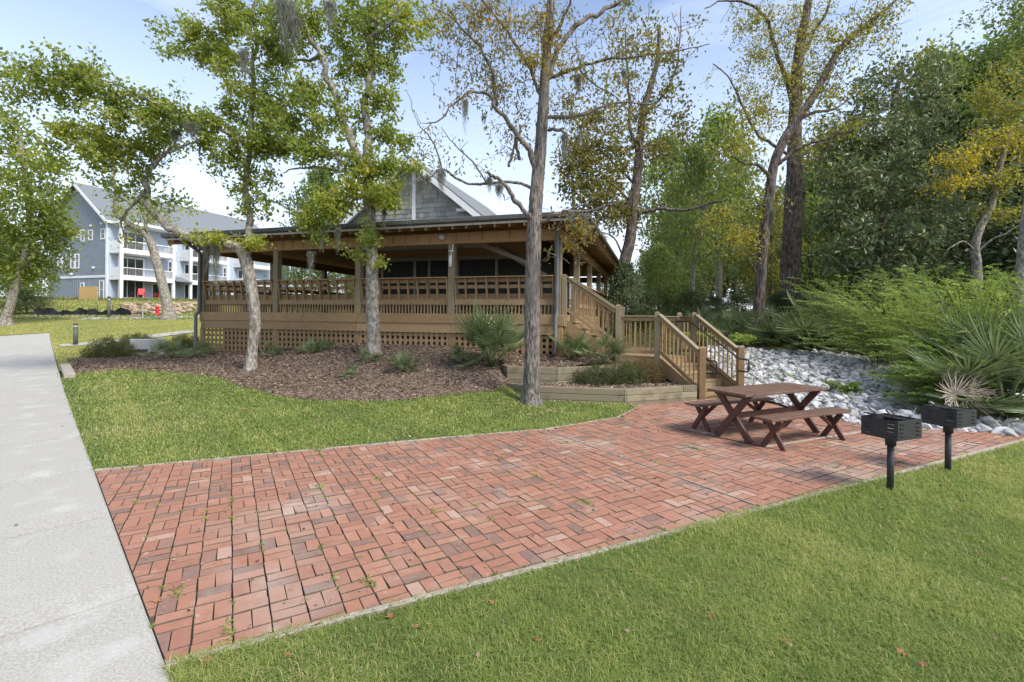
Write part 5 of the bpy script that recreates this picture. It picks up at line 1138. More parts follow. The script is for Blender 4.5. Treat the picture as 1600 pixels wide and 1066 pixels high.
woods([
    ('d', 1012, 52, 395, 1.0, 'far hazy green treetop just right of the roof eave'),
    ('d', 1040, 41, 215, .8, 'tall thin airy tree beyond the long bare limb'),
    ('d', 1122, 45, 180, .8, 'tall thin airy tree high above the parked truck'),
    ('b', 1055, 38, 290, .95, 'yellow-green tree between the eave and the slender grey trunk'),
    ('a', 1030, 30, 385, 1.0, 'low dense green tree right behind the pavilion corner'),
    ('c', 978, 20.8, 412, .8, 'dark low evergreen beside the far pavilion posts'),
    ('a', 1058, 34, 330, .8, 'green tree left of the parked truck, with a rounded crown'),
    ('d', 1082, 26, 230, .7, 'slim grey-trunked tree to the left of the parked truck'),
    ('b', 1150, 78, 250, .9, 'pale yellow-green tree standing high behind the parked truck'),
    ('a', 1130, 92, 300, 1.1, 'distant green tree directly behind the parked truck'),
    ('b', 1205, 27, 300, .7, 'yellowish tree between the slender dark trunk and the thickest one'),
    ('a', 1265, 30, 270, .9, 'green tree just right of the thickest trunk'),
    ('b', 1290, 42, 210, .9, 'tall yellow-green tree peeking between the thickest trunk and the magnolia'),
    ('c', 1440, 26, 330, 1.3, 'dark evergreen in the shade behind the magnolia, on its right'),
    ('c', 1400, 18.6, 418, 1.0, 'low dark bushy evergreen below the magnolia crown'),
    ('a', 1480, 31, 100, .8, 'tall green tree whose top shows over the right shoulder of the magnolia'),
    ('b', 1450, 36, 85, .7, 'yellow-green treetop above the magnolia'),
    ('c', 1520, 22, 330, 1.1, 'dark evergreen under the yellow tree at the right'),
    ('c', 1590, 25, 180, 1.0, 'tall dark evergreen behind the yellow tree at the right edge'),
    ('a', 1570, 30, 70, .9, 'tall green tree at the upper right corner of the photo'),
    ('a', 1660, 26, 60, .9, 'tall green tree just past the right edge of the photo'),
    ('c', 1680, 19, 260, 1.2, 'dark evergreen just past the right edge behind the palmettos'),
    ('e', 1345, 27, 440, 1.3, 'low dark shrub by the bright clearing in the woods'),
    ('e', 1075, 24, 455, 1.2, 'low dark shrub behind the stair landing'),
    ('e', 1150, 25, 493, 1.4, 'low dark shrub in front of the parked truck'),
    ('a', 1350, 46, 230, 1.2, 'hidden green tree behind the magnolia crown, on its left'),
    ('e', 1480, 19, 425, 1.2, 'low dark shrub right of the magnolia trunk'),
    ('e', 1560, 18, 430, 1.3, 'low dark shrub behind the crooked grey trunk'),
    ('e', 1640, 16, 420, 1.5, 'low dark shrub at the right edge behind the pale trunk'),
    ('a', 570, 46, 395, 1.1, 'green tree seen between the pavilion posts, under the roof'),
    ('a', 500, 42, 268, .8, 'light green tree rising behind the pavilion roof between the two pale trunks'),
    ('e', 40, 34, 452, 1.6, 'low bushes on the bank below the left edge tree'),
    ('a', -30, 40, 330, 1.0, 'green tree at the far left beyond the leaning trunk'),
    ('a', 40, 46, 380, 1.0, 'green tree beside the far end of the blue building'),
    ('e', 1215, 22, 470, 1.0, 'low dark shrub between the two trunks in the woods'),
    ('e', 1290, 22, 476, 1.1, 'low dark shrub beside the thickest trunk'),
    ('e', 1010, 21, 462, 1.1, 'low dark shrub beside the upper stair landing'),
    ('a', 960, 75, 420, 1.6, 'distant tree in the far row, leftmost, just past the eave'),
    ('a', 1045, 80, 400, 1.6, 'distant tree in the far row behind the landing posts'),
    ('d', 1110, 84, 390, 1.6, 'distant tree in the far row left of the truck'),
    ('a', 1180, 82, 380, 1.6, 'distant tree in the far row right of the truck'),
    ('a', 1250, 78, 370, 1.6, 'distant tree in the far row behind the thickest trunk'),
    ('b', 1320, 80, 360, 1.5, 'distant yellowish tree in the far row beyond the clearing'),
    ('a', 1400, 76, 350, 1.6, 'distant tree in the far row behind the magnolia trunk'),
    ('a', 1480, 74, 330, 1.6, 'distant tree in the far row right of the magnolia'),
    ('a', 1560, 72, 320, 1.6, 'distant tree in the far row behind the crooked grey trunk'),
    ('a', 1650, 70, 300, 1.7, 'distant tree in the far row at the right edge'),
    ('a', 1225, 50, 330, 1.2, 'shaded green tree in the middle of the woods between both trunks'),
    ('c', 1072, 36, 415, 1.1, 'dark evergreen shrub mass in front of the truck, on its left'),
    ('c', 1205, 38, 420, .9, 'dark evergreen right behind the slender dark trunk'),
    ('e', 1060, 30, 448, 1.6, 'broad low shrub behind the handrail of the landing'),
    ('e', 1115, 33, 488, 1.3, 'broad low shrub in front of the truck'),
    ('e', 1195, 30, 462, 1.0, 'broad low shrub between the truck and the slender dark trunk'),
    ('e', 1255, 27, 462, 1.3, 'broad low shrub right of the thickest trunk'),
    ('e', 1400, 18, 450, 1.5, 'broad low shrub below the magnolia, above the feathery shrubs'),
])

# ------------------------------------------------------------------ palmettos
def frond_mesh(rg, L, nb, m, dead=False):
    nb = int(nb*1.2)
    V = []; I = []; T = []
    for i in range(nb):
        a = -2.2+4.4*i/(nb-1)+rg.normal(0, .03); l = L*(1-.28*abs(a)/2.2)*rg.uniform(.88, 1.06); w = L*.023; d = np.array([math.sin(a), 0, math.cos(a)]); n = np.array([math.cos(a), 0, -math.sin(a)]); b = len(V); k = 4
        up = .10*L*(-1)**i*.12
        for j in range(k+1):
            q = j/k; dr = (.13*q*q*l if not dead else .5*q*q*l*rg.uniform(.6, 1.3)); p = d*l*q+np.array([0, -dr, -dr*.5]); ww = w*(q*3.2 if q < .3 else 1-.93*((q-.3)/.7)**1.3)
            V += [tuple(p-n*ww+np.array([0, up, 0])), tuple(p+np.array([0, -ww*.5, 0])), tuple(p+n*ww+np.array([0, up, 0]))]
        t_ = np.clip(rg.normal(.45, .14), 0, 1)
        for j in range(k):
            o = b+3*j; I += [o, o+1, o+4, o+3, o+1, o+2, o+5, o+4]; T += [t_, t_]
    me = npmesh('frond', V, 4, I, T); me.materials.append(m); return me
rgp = np.random.default_rng(77)
FM = [frond_mesh(rgp, 1.0, 26, M['palm']) for _ in range(5)]; FD = frond_mesh(rgp, 1.0, 24, M['deadpalm'], True)
PT = MB().tube([(0, 0, 0), (0, .0, 1)], [.02, .011], 5).mesh('petiole', .6); PT.materials.append(M['palm'])
def palmetto(x, y, z, size, n, seed, label, group='palmettos', minel=.15, dead=0, spreadr=.55):
    rg = np.random.default_rng(seed); r = empty('palmetto', (x, y, z), 0, label, 'palmetto', group)
    for i in range(n+dead):
        az = i*2.4+rg.normal(0, .3); el = rg.uniform(minel, 1.35) if i < n else .1; pl = size*rg.uniform(.45, .85)*(1 if i < n else .6); fl = size*rg.uniform(.5, .7)
        d = Vector((math.cos(az)*math.cos(el), math.sin(az)*math.cos(el), math.sin(el)))
        p = link('petiole', PT, None, r, (0, 0, 0)); q = d.to_track_quat('Z', 'Y'); p.rotation_euler = q.to_euler(); p.scale = (size, size, pl)
        me = FM[int(rg.integers(5))] if i < n else FD
        d2 = Vector((d.x, d.y, d.z-.35)).normalized(); qq = d2.to_track_quat('Z', 'Y')
        f = link('frond', me, None, r, d*pl); f.rotation_euler = (qq.to_matrix() @ Matrix.Rotation(math.pi+rg.normal(0, .3), 3, 'Z')).to_euler(); f.scale = (fl,)*3
    return r
def palmp(px, py, *a, **k):
    g = G(px, py); return palmetto(g[0], g[1], g[2], *a, **k)
palmp(768, 575, 1.25, 16, 1, 'big fan palmetto on the mulch left of the furrowed trunk', minel=.5)
palmp(722, 572, .55, 9, 2, 'small palmetto on the mulch just left of the big fan palmetto')
g_ = [1.55, 12.35, .72]
palmetto(*g_, .72, 9, 3, 'palmetto below the corner downspout, left of the staircase lattice', minel=.7)
palmetto(2.3, 12.30, .70, .78, 11, 4, 'palmetto against the lattice beneath the upper stair flight', minel=.35)
for i, (px, py, s, lab) in enumerate([(486, 552, .42, 'small palmetto against the lattice midway between the two pale trunks'), (508, 548, .36, 'tiny palmetto beside the lattice, right of its small twin'), (630, 582, .5, 'spiky palmetto sprout on the open mulch right of the straight pale trunk'), (425, 558, .4, 'palmetto sprout beside the crooked trunk at the lattice'), (316, 558, .5, 'blue-green palmetto at the foot of the left downspout'), (268, 560, .75, 'palmetto at the left end of the mulch bed beside the hedge'), (572, 568, .38, 'palmetto sprout at the foot of the straight pale trunk'), (548, 590, .30, 'lowest palmetto sprout on the mulch slope'), (845, 560, .4, 'palmetto sprout behind the furrowed trunk')]):
    palmp(px, py, s, 9, 20+i, lab, minel=.3)
for i, (px, py, s, n, lab) in enumerate([(1410, 535, 1.2, 13, 'palmetto at the upper edge of the rocks, under the feathery sprays'), (1200, 515, 1.0, 10, 'palmetto between the two dark trunks'), (1300, 508, 1.1, 11, 'shaded palmetto by the clearing, behind the large one'), (1165, 512, .9, 10, 'palmetto in the undergrowth left of the slender dark trunk'), (1275, 548, 1.75, 17, 'large grey-green palmetto beyond the rocks below the thickest trunk'), (1225, 540, 1.1, 12, 'palmetto beyond the rocks, left of the large one'), (1325, 530, 1.3, 14, 'palmetto behind the feathery shrubs, right of the large one'), (1180, 528, .9, 10, 'palmetto at the foot of the slender dark trunk'), (1145, 525, .9, 10, 'palmetto behind the lower stair handrail'), (1002, 505, 1.1, 11, 'palmetto rising behind the upper landing rail'), (1350, 515, 1.2, 12, 'shaded palmetto under the magnolia'), (1100, 520, .9, 10, 'palmetto in the undergrowth behind the stairs')]):
    palmp(px, py, s, n, 50+i, lab)
palmetto(9.3, 8.95, .05, 1.55, 20, 70, 'large palmetto behind the far grill with one dried fan'); palmetto(10.5, 9.2, .1, 1.75, 20, 71, 'large palmetto at the right edge of the photo'); palmetto(10.4, 10.6, .4, 1.5, 18, 72, 'palmetto among the feathery shrubs above the far grill')
dp = empty('palm_frond', (8.02, 8.58, .52), 0, 'dried pale fan palm frond hanging behind the far grill', 'palm frond')
for i, (rx, ry, rz, s, o) in enumerate([(-.5, -.55, .15, .62, (0, 0, 0)), (-.2, .9, .5, .5, (.30, .05, .05)), (-1.1, 2.6, 0, .45, (.25, 0, 0))]):
    f = link('blade_fan', FD, None, dp, o); f.rotation_euler = (rx, ry, rz); f.scale = (s,)*3

# ------------------------------------------------------------------ shrubs
def shrub(name, label, c, r, n, per, ls, leaf, seed, group=None, bark='barkdark', t0=.45, asp=.5, cat='shrub'):
    rg = np.random.default_rng(seed); root = empty(name, tuple(c), 0, label, cat, group)
    st0 = np.array([(rg.normal(0, r[0]*.15), rg.normal(0, r[1]*.15), .0) for _ in range(6)]); d = nrm(rg.normal(0, 1, (n, 3))); d[:, 2] = np.abs(d[:, 2])*.9+.05
    tips = d*np.array(r)*rg.uniform(.45, 1.08, (n, 1)); tw = grow([(st0, np.full(6, .01))], tips, rg, r_tip=.0018, rfac=.009, rmax=.012)
    link('stems', tubes_mesh('stems', tw, 4), M[bark], root)['kind'] = 'stuff'; C = []; T = []
    for p, q in tw:
        m = rg.poisson(per); f = rg.uniform(.15, 1, m)*(len(p)-1); i = np.clip(f.astype(int), 0, len(p)-2); C.append(p[i]+(p[i+1]-p[i])*(f-i)[:, None]+rg.normal(0, ls*1.1, (m, 3))); T.append(np.clip(t0+rg.normal(0, .1)+rg.normal(0, .15, m), 0, 1))
    C = np.vstack(C); C[:, 2] = np.maximum(C[:, 2], .01); o = link('foliage', leaf_mesh('foliage', C, ls, asp, np.concatenate(T), rg, droop=-.2, up=.4), M[leaf], root); o['kind'] = 'stuff'; return root
shrub('shrub', 'low dark green shrub on the lower terrace, left of its reddish neighbour', (2.05, 11.35, .29), (.62, .42, .50), 480, 15, .034, 'lf_bush', 1)
shrub('shrub', 'dark green shrub in the middle of the lower terrace under the landing', (2.75, 11.5, .29), (.55, .42, .60), 480, 15, .034, 'lf_bush', 2, t0=.55)
shrub('shrub', 'reddish brown shrub on the lower terrace beside the lower handrail', (3.35, 11.75, .29), (.45, .40, .62), 460, 14, .034, 'lf_bush', 3, t0=1.0)
for i, (px, py, rx, rz, lab) in enumerate([(172, 558, .95, .62, 'leftmost evergreen hedge shrub beside the small bollard'), (235, 553, .8, .5, 'evergreen hedge shrub partly hiding the white block'), (290, 545, .9, .55, 'evergreen hedge shrub next to the left downspout'), (215, 540, .8, .5, 'evergreen hedge shrub behind the white block')]):
    g = G(px, py); shrub('shrub', lab, g-np.array([0, 0, .05]), (rx, .6, rz*1.25), 420, 22, .05, 'lf_bush', 10+i, 'hedge shrubs left of the pavilion', t0=.72)
# feathery arching shrubs on the right bank
def spray(label, c, R_, H, ns, seed, leaf='lf_lime', nl=120, ls=.06, lean=(0, 0), cat='shrub', t0=.5, group='feathery shrubs on the right bank'):
    rg = np.random.default_rng(seed); root = empty('shrub', tuple(c), 0, label, cat, group); st_ = []; C = []; D = []; T = []
    for _ in range(ns):
        az = rg.uniform(0, 6.28); l = rg.uniform(.35, 1.15); k = 12; q = np.linspace(0, 1, k)[:, None]; o = np.array([math.cos(az), math.sin(az), 0])*R_
        b = o*rg.uniform(0, .55)*rg.uniform(0, 1); e = o*l*.8+np.array([lean[0], lean[1], 0])*rg.uniform(.2, 1.2)
        hz = H*rg.uniform(.35, 1.25); p = b+e*q**1.3; p[:, 2] = hz*(1.9*q[:, 0]-.95*q[:, 0]**2.1)+.015*rg.normal(0, 1, k); tt = t0+rg.normal(0, .17)
        st_.append((p, np.linspace(.006, .0015, k))); n = nl
        f = (.12+.88*rg.random(n)**.8)*(k-1); i = np.clip(f.astype(int), 0, k-2); pos = p[i]+(p[i+1]-p[i])*(f-i)[:, None]; dd = nrm(p[i+1]-p[i]); sd = nrm(np.cross(dd, [0, 0, 1]))*rg.choice([-1, 1], n)[:, None]
        off_ = rg.random(n)[:, None]*.10*(1.15-(f/(k-1))[:, None]); pos = pos+(sd*.9+dd*.6)*off_; C.append(pos+rg.normal(0, .008, (n, 3))); D.append(sd+dd*1.1+np.array([0, 0, .15])); T.append(np.clip(tt+.25*(f/(k-1)-.5)+rg.normal(0, .1, n), 0, 1))
    link('stems', tubes_mesh('stems', st_, 3), M['barkdark'], root)['kind'] = 'stuff'; C = np.vstack(C); C[:, 2] = np.maximum(C[:, 2], .01)
    o = link('foliage', leaf_mesh('foliage', C, ls, .38, np.concatenate(T), rg, D=np.vstack(D), up=.6), M[leaf], root); o['kind'] = 'stuff'; return root
for i, (x, y, rr, hh, ns, ln_, tt, lab) in enumerate([
    (11.6, 12.2, 1.5, 2.3, 170, (-1.3, -.5), .55, 'tallest feathery bright green shrub at the right, above the palmettos'),
    (11.0, 14.0, 1.3, 1.9, 140, (-1.6, -.6), .5, 'feathery bright green shrub right of the rocks, with arching sprays'),
    (13.6, 12.4, 1.6, 2.5, 170, (-1.2, -.4), .5, 'feathery green shrub at the right edge of the photo'),
    (11.3, 16.4, 1.1, 1.1, 90, (-.9, 0), .4, 'feathery shrub behind the rocks, nearest the magnolia'),
    (11.3, 11.9, 1.1, 1.5, 130, (-1.5, -.5), .4, 'lower feathery shrub spilling left over the rocks'),
    (10.2, 11.0, 1.0, 1.2, 130, (-1.2, -.4), .3, 'darker feathery shrub just behind the dried frond'),
    (9.2, 9.8, 1.0, .9, 110, (-.8, -.2), .35, 'small green shrub growing among the rocks behind the near grill'),
    (7.9, 11.2, .4, .25, 22, (-.2, 0), .3, 'sparse green shrub in the middle of the rocks'),
    (13.2, 15.5, 1.8, 2.4, 150, (-.6, 0), .4, 'feathery shrub farthest back at the right bank'),
    (12.0, 17.2, 1.4, 2.0, 120, (-1.0, 0), .45, 'feathery shrub below the shaded evergreen at the right'),
    (6.6, 16.9, .7, .35, 40, (-.2, 0), .75, 'low yellow-green shrub along the top edge of the rocks'),
    (8.2, 16.6, .6, .35, 36, (-.2, 0), .7, 'low yellow-green shrub at the top edge of the rocks, right of the other')]):
    spray(lab, (x, y, float(gz(x, y))), rr, hh, ns, 300+i, lean=ln_, t0=tt)
# forest undergrowth
def cover(name, poly, n, h, ls, leaf, seed, ymax):
    rg = np.random.default_rng(seed); xs = [p[0] for p in poly]; ys = [p[1] for p in poly]; x = rg.uniform(min(xs), max(xs), n*3); y = rg.uniform(min(ys), max(ys), n*3); k = inpoly(x, y, poly); x, y = x[k][:n], y[k][:n]; n = len(x)
    hh = h*np.clip(.5+.5*vnoise(x, y, 1.1, seed)+.35*vnoise(x, y, 3.1, seed+1), .05, 1.4)
    C = np.c_[x, y, gz(x, y)+rg.random(n)*hh]; tn = np.clip(.22+.28*vnoise(x, y, .8, seed+3)+rg.normal(0, .15, n), 0, 1)
    return tag(link(name, leaf_mesh(name, C, ls, .4, tn, rg, droop=-.6, up=.3), M[leaf]), kind='stuff')
cover('undergrowth', [(5.7, 15.5), (6.3, 16.8), (11, 16.2), (13, 12), (14.5, 10), (26, 12), (30, 26), (14, 30), (6.5, 26), (4.8, 20), (5.2, 15)], 30000, .32, .15, 'lf_mid', 41, 30)
cover('undergrowth', [(8.9, 8.1), (12, 9.6), (15, 10.5), (22, 12), (22, 9), (14, 9.4), (10, 8.3)], 12000, .25, .06, 'lf_lime', 42, 14)
cover('ground_ivy', [(5.9, 12.2), (6.5, 16), (9, 15.8), (8, 12), (7, 9.4)], 1500, .10, .05, 'lf_lime', 43, 18)

# ------------------------------------------------------------------ blue apartment building
fa = math.atan2(.936, .352); ZB = 3.6
def window(parent, x, y, z, w, h, axis, out, frame=.12, mull=1, mid=1):
    """a window in a local wall plane. axis 'x': wall along x facing out*y; axis 'y': wall along y facing out*x"""
    e = empty('window', (0, 0, 0)); e.parent = parent
    def bx(a0, a1, z0, z1, d0, d1, m, nm):
        if axis == 'x': MB().box(a0, y+out*d0, z0, a1, y+out*d1, z1).obj(nm, M[m], e)
        else: MB().box(x+out*d0, a0, z0, x+out*d1, a1, z1).obj(nm, M[m], e)
    c = x if axis == 'x' else y
    if axis == 'y': c = y
    a0, a1 = c-w/2, c+w/2
    bx(a0, a1, z, z+h, .004, .03, 'glass', 'pane')
    mb = MB(); f = frame
    rects = [(a0-f, a0, z-f, z+h+f), (a1, a1+f, z-f, z+h+f), (a0, a1, z-f, z), (a0, a1, z+h, z+h+f)]
    for i in range(mull): q = a0+w*(i+1)/(mull+1); rects.append((q-.03, q+.03, z, z+h))
    if mid: rects.append((a0, a1, z+h/2-.03, z+h/2+.03))
    for k, (p, q, z0, z1) in enumerate(rects):
        d = .07 if k < 4 else .05
        if axis == 'x': mb.box(p, y+out*.003, z0, q, y+out*d, z1)
        else: mb.box(x+out*.003, p, z0, x+out*d, q, z1)
    mb.obj('frame', M['white'], e); return e
def bobj(mb, nm, m, par): return mb.obj(nm, M[m], par)
AB = empty('apartment_building', (-46.8, 55, ZB), fa, 'three-storey blue-grey apartment building with a gabled end and white balconies at the left', 'building')
Wd, Ln, EH, RH = 11.4, 24, 9.1, 13.6
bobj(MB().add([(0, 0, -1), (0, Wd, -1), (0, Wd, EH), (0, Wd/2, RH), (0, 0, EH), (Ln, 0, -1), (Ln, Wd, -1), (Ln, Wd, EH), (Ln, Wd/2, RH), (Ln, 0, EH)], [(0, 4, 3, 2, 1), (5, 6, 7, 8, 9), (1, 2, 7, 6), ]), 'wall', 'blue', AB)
bobj(MB().add([(0, 0, -1), (Ln, 0, -1), (Ln, 0, EH), (0, 0, EH)], [(0, 1, 2, 3)]), 'wall', 'bluelit', AB)
k = int(RH/.2)
for i in range(14, k):   # lap siding boards on the gable end
    z = i*.2-.0; w = Wd if z < EH else Wd*(1-(z-EH)/(RH-EH)); 
    if z < 2.75 or w < .6: continue
    bobj(MB().add([(-.035, (Wd-w)/2+.1, z), (-.035, (Wd+w)/2-.1, z), (-.008, (Wd+w)/2-.1, z+.2), (-.008, (Wd-w)/2+.1, z+.2), (-.004, (Wd-w)/2+.1, z), (-.004, (Wd+w)/2-.1, z)], [(0, 3, 2, 1), (0, 1, 5, 4)]), 'siding_board', 'blue', AB)
for i in range(28): y = .2+i*.41; bobj(MB().box(-.04, y, -1, -.003, y+.05, 2.45), 'batten', 'blue', AB)
bobj(MB().box(-.06, 0, 2.46, -.002, Wd, 2.74), 'band_board', 'white', AB)
for s_ in (0, 1):
    ya, yb = (-.5, Wd/2) if s_ == 0 else (Wd+.5, Wd/2); za = EH-.5*(RH-EH)/(Wd/2)+.12
    q = [(-.5, ya, za), (Ln+.3, ya, za), (Ln-3 if 0 else Ln+.3, yb, RH+.12), (-.5, yb, RH+.12)]; q2 = [(a, b, c+.18) for a, b, c in q]
    bobj(MB().add(q+q2, [(0, 1, 2, 3), (7, 6, 5, 4), (0, 4, 5, 1), (3, 7, 4, 0), (1, 5, 6, 2)]), 'roof', 'roofing', AB)
    bobj(MB().beam((-.52, ya, za+.02), (-.52, yb, RH+.14), .05, .32), 'rake_board', 'white', AB)
    bobj(MB().beam((-.5, ya, za+.02), (Ln, ya, za+.02), .06, .26), 'fascia', 'white', AB)
bobj(MB().box(-.08, -.06, -1, .0, .25, EH), 'corner_board', 'white', AB)
for (y, z, w, h, mu) in ((9.1, 3.75, .55, 1.5, 0), (8.2, 3.75, .55, 1.5, 0), (6.5, 3.75, .55, 1.5, 0), (5.6, 3.75, .55, 1.5, 0), (5.8, 7.4, .9, .7, 0), (4.6, 6.9, .5, 1.2, 0), (3.1, 7.0, .6, 1.0, 0), (.8, 7.0, .6, 1.0, 0), (4.6, .9, .5, .9, 0), (.95, .1, .6, 1.9, 0)):
    window(AB, 0, y, z, w, h, 'y', -1, .12, mu, 1)
for (y, z) in ((2.9, 8.5), (.9, 8.6), (2.4, 3.55), (7.2, 6.0), (6.6, 2.9)): bobj(MB().box(-.22, y-.12, z, -.036, y+.12, z+.2), 'vent_cap', 'white', AB)
def bay(x0, x1, stair=True):
    b = empty('balcony', (0, 0, 0)); b.parent = AB; D = -2.0
    for z in (2.45, 5.55):
        MB().box(x0, D, z-.25, x1, -.01, z+.15).obj('slab', M['white'], b)
        for xa, xb in ((x0+.05, (x0+x1)/2), ((x0+x1)/2, x1-.05)):
            MB().box(xa, D+.02, z+1.12, xb, D+.10, z+1.2).obj('rail', M['white'], b)
            MB().box(xa, D+.02, z+.22, xb, D+.09, z+.28).obj('rail', M['white'], b)
            mb = MB(); n = int((xb-xa)/.16)
            for i in range(n): xx = xa+(xb-xa)*(i+.5)/n; mb.box(xx-.02, D+.04, z+.28, xx+.02, D+.07, z+1.12)
            o = mb.obj('balusters', M['trimgrey'], b); o['kind'] = 'stuff'
        for xx in (x0+.06, x1-.1): MB().box(xx-.03, D+.1, z+.2, xx+.03, -.02, z+1.2).obj('side_rail', M['white'], b)
    for xx in (x0+.16, x1-.16): 
        for za, zb in ((-1, 2.2), (2.6, 5.3), (5.7, 8.7)): MB().box(xx-.15, D+.01, za, xx+.15, D+.30, zb).obj('column', M['white'], b)
    MB().box(x0-.1, D-.1, 8.7, x1+.1, -.02, 9.0).obj('fascia', M['white'], b)
    for z in (.15, 3.0, 6.1):
        window(b, (x0+x1)/2-.8, 0, z-.1 if z > 1 else .2, 2.6, 2.0, 'x', -1, .16, 2, 0)
    window(b, x1-1.0, 0, .0, .9, 2.0, 'x', -1, .1, 0, 0)
bay(.2, 6.4); bay(8.3, 13.9); bay(16.2, 22)
for x in (7.3, 15.0, 23.2):
    for z in (.3, 3.5, 6.6): window(AB, x, 0, z, .8, 1.5, 'x', -1, .14, 0, 1)
q = [(6.3, -2.3, 2.5), (8.5, -2.3, 2.5), (8.5, 0, 3.2), (6.3, 0, 3.2)]; bobj(MB().add(q+[(a, b, c-.1) for a, b, c in q], [(0, 1, 2, 3), (7, 6, 5, 4), (0, 4, 5, 1)]), 'porch_roof', 'roofing', AB)
# second building under construction, beyond
org = np.array([-46.8, 55])+np.array([.352, .936])*26.5
CB = empty('building_site', (org[0], org[1], ZB+.3), fa-.25, 'half-built block with house wrap and raw yellow framing seen under the pavilion roof', 'building')
bobj(MB().box(0, 0, -1, 13, 8, 8.6), 'wall', 'bluelit', CB); bobj(MB().box(13.02, -.3, -1, 26, 8, 5.6), 'wall', 'wrap', CB); bobj(MB().box(26.05, 0, -1, 44, 8, 7), 'wall', 'wrap', CB)
for z in (2.8, 5.6): bobj(MB().box(11, -2.2, z-.3, 24, -.31, z+.1), 'joist_deck', 'yellowwood', CB); bobj(MB().box(27, -2.2, z-.4, 40, -.01, z+.1), 'joist_deck', 'yellowwood', CB)
for i in range(8): bobj(MB().box(11.2+i*1.75, -2.2, -1, 11.4+i*1.75, -2.0, 2.49), 'stud', 'yellowwood', CB)
for x in (2, 5, 8.5, 14.5, 18, 21.5, 30, 34, 38):
    for z in (.2, 3.4): window(CB, x, 0 if x < 13 or x > 26 else -.3, z, 1.1, 1.5, 'x', -1, .12, 1, 1)
bobj(MB().add([(-.5, -.6, 8.6), (13.3, -.6, 8.6), (13.3, 8.6, 8.6), (-.5, 8.6, 8.6), (1, 4, 11.2), (12, 4, 11.2)], [(0, 1, 5, 4), (1, 2, 5), (2, 3, 4, 5), (3, 0, 4)]), 'roof', 'roofing', CB)
# small distant garage seen under the left trees
g = G(60, 476); HS = empty('house', (g[0]-1, 66, 4.2), .3, 'low grey-roofed house beyond the blue building at the far left', 'building')
bobj(MB().box(-5, 0, -1, 3, 6, 2.3), 'wall', 'blue', HS); bobj(MB().add([(-5.5, -.6, 2.3), (3.5, -.6, 2.3), (3.5, 6.6, 2.3), (-5.5, 6.6, 2.3), (-4, 3, 4), (2, 3, 4)], [(0, 1, 5, 4), (1, 2, 5), (2, 3, 4, 5), (3, 0, 4)]), 'roof', 'roofing', HS)
# fence by the end wall
g = P(137, 464, 52.5); FE = empty('wooden_fence', (g[0], g[1], 3.55), fa-math.pi/2, 'low yellow timber fence against the end wall of the blue building', 'fence')
for i in range(10): MB().box(-1.6+i*.33, 0, -.5, -1.6+i*.33+.30, .04, 1.25+.03*(i % 3)).obj('board', M['yellowwood'], FE)
MB().box(-1.6, .045, .5, 1.7, .09, .6).obj('rail', M['yellowwood'], FE)
# red garden chairs on the ground floor porch
def redchair(s, d, rz, lab):
    c = empty('garden_chair', (-46.8+.352*s+.936*d, 55+.936*s-.352*d, 3.72), rz, lab, 'chair', 'red chairs outside the blue building')
    MB().box(-.3, -.3, .38, .3, .3, .43).obj('seat', M['red'], c); MB().add([(-.32, .27, .4), (.32, .27, .4), (.32, .45, 1.15), (-.32, .45, 1.15), (-.32, .31, .4), (.32, .31, .4), (.32, .49, 1.15), (-.32, .49, 1.15)], [(0, 1, 2, 3), (7, 6, 5, 4), (0, 4, 5, 1), (2, 6, 7, 3), (1, 5, 6, 2), (0, 3, 7, 4)]).obj('backrest', M['red'], c)
    for x in (-.3, .3):
        MB().box(x-.04, -.35, .62, x+.04, .3, .66).obj('armrest', M['red'], c)
        for y in (-.28, .28): MB().box(x-.03, y-.03, 0, x+.03, y+.03, .62).obj('leg', M['red'], c)
redchair(2.0, 2.7, .6, 'red garden chair at the left end of the porch of the blue building'); redchair(4.0, 2.7, -.2, 'red garden chair on the right, by the porch column of the blue building')
# bollards, post, hydrant, marker
def bollard(px, py, h, w, lab):
    g = G(px, py); b = empty('bollard_light', (g[0], g[1], g[2]-.01), 0, lab, 'bollard', 'dark path bollards'); 
    MB().tube([(0, 0, 0), (0, 0, h*.82)], w, 14).obj('post', M['gutter'], b); MB().tube([(0, 0, h*.82), (0, 0, h*.90)], w*.85, 14).obj('lens', M['fasciapale'], b); MB().tube([(0, 0, h*.90), (0, 0, h), (0, 0, h+.01)], [w, w, w*.6], 14).obj('cap', M['gutter'], b)
bollard(118, 540, 1.0, .085, 'short dark bollard light beside the concrete walkway')
bollard(170, 497, 1.45, .09, 'tall black post standing in front of the blue building')
g = G(246, 493); hy = empty('fire_hydrant', (g[0], g[1], g[2]), 0, 'small red fire hydrant at the foot of the leaning trunk', 'fire hydrant')
MB().tube([(0, 0, 0), (0, 0, .06), (0, 0, .07), (0, 0, .55)], [.16, .16, .11, .11], 12).obj('barrel', M['red'], hy); MB().tube([(0, 0, .55), (0, 0, .58), (0, 0, .66), (0, 0, .74)], [.14, .14, .11, .03], 12).obj('bonnet', M['red'], hy)
MB().tube([(-.2, 0, .42), (.2, 0, .42)], .06, 10).obj('nozzle', M['red'], hy); MB().tube([(0, -.2, .38), (0, 0, .38)], .08, 10).obj('nozzle', M['red'], hy)
g = G(223, 498); mk = empty('marker_stake', (g[0], g[1], g[2]), 0, 'thin pale stake beside the fire hydrant', 'stake'); MB().box(-.03, -.01, 0, .03, .01, .85).obj('stake', M['fasciapale'], mk)
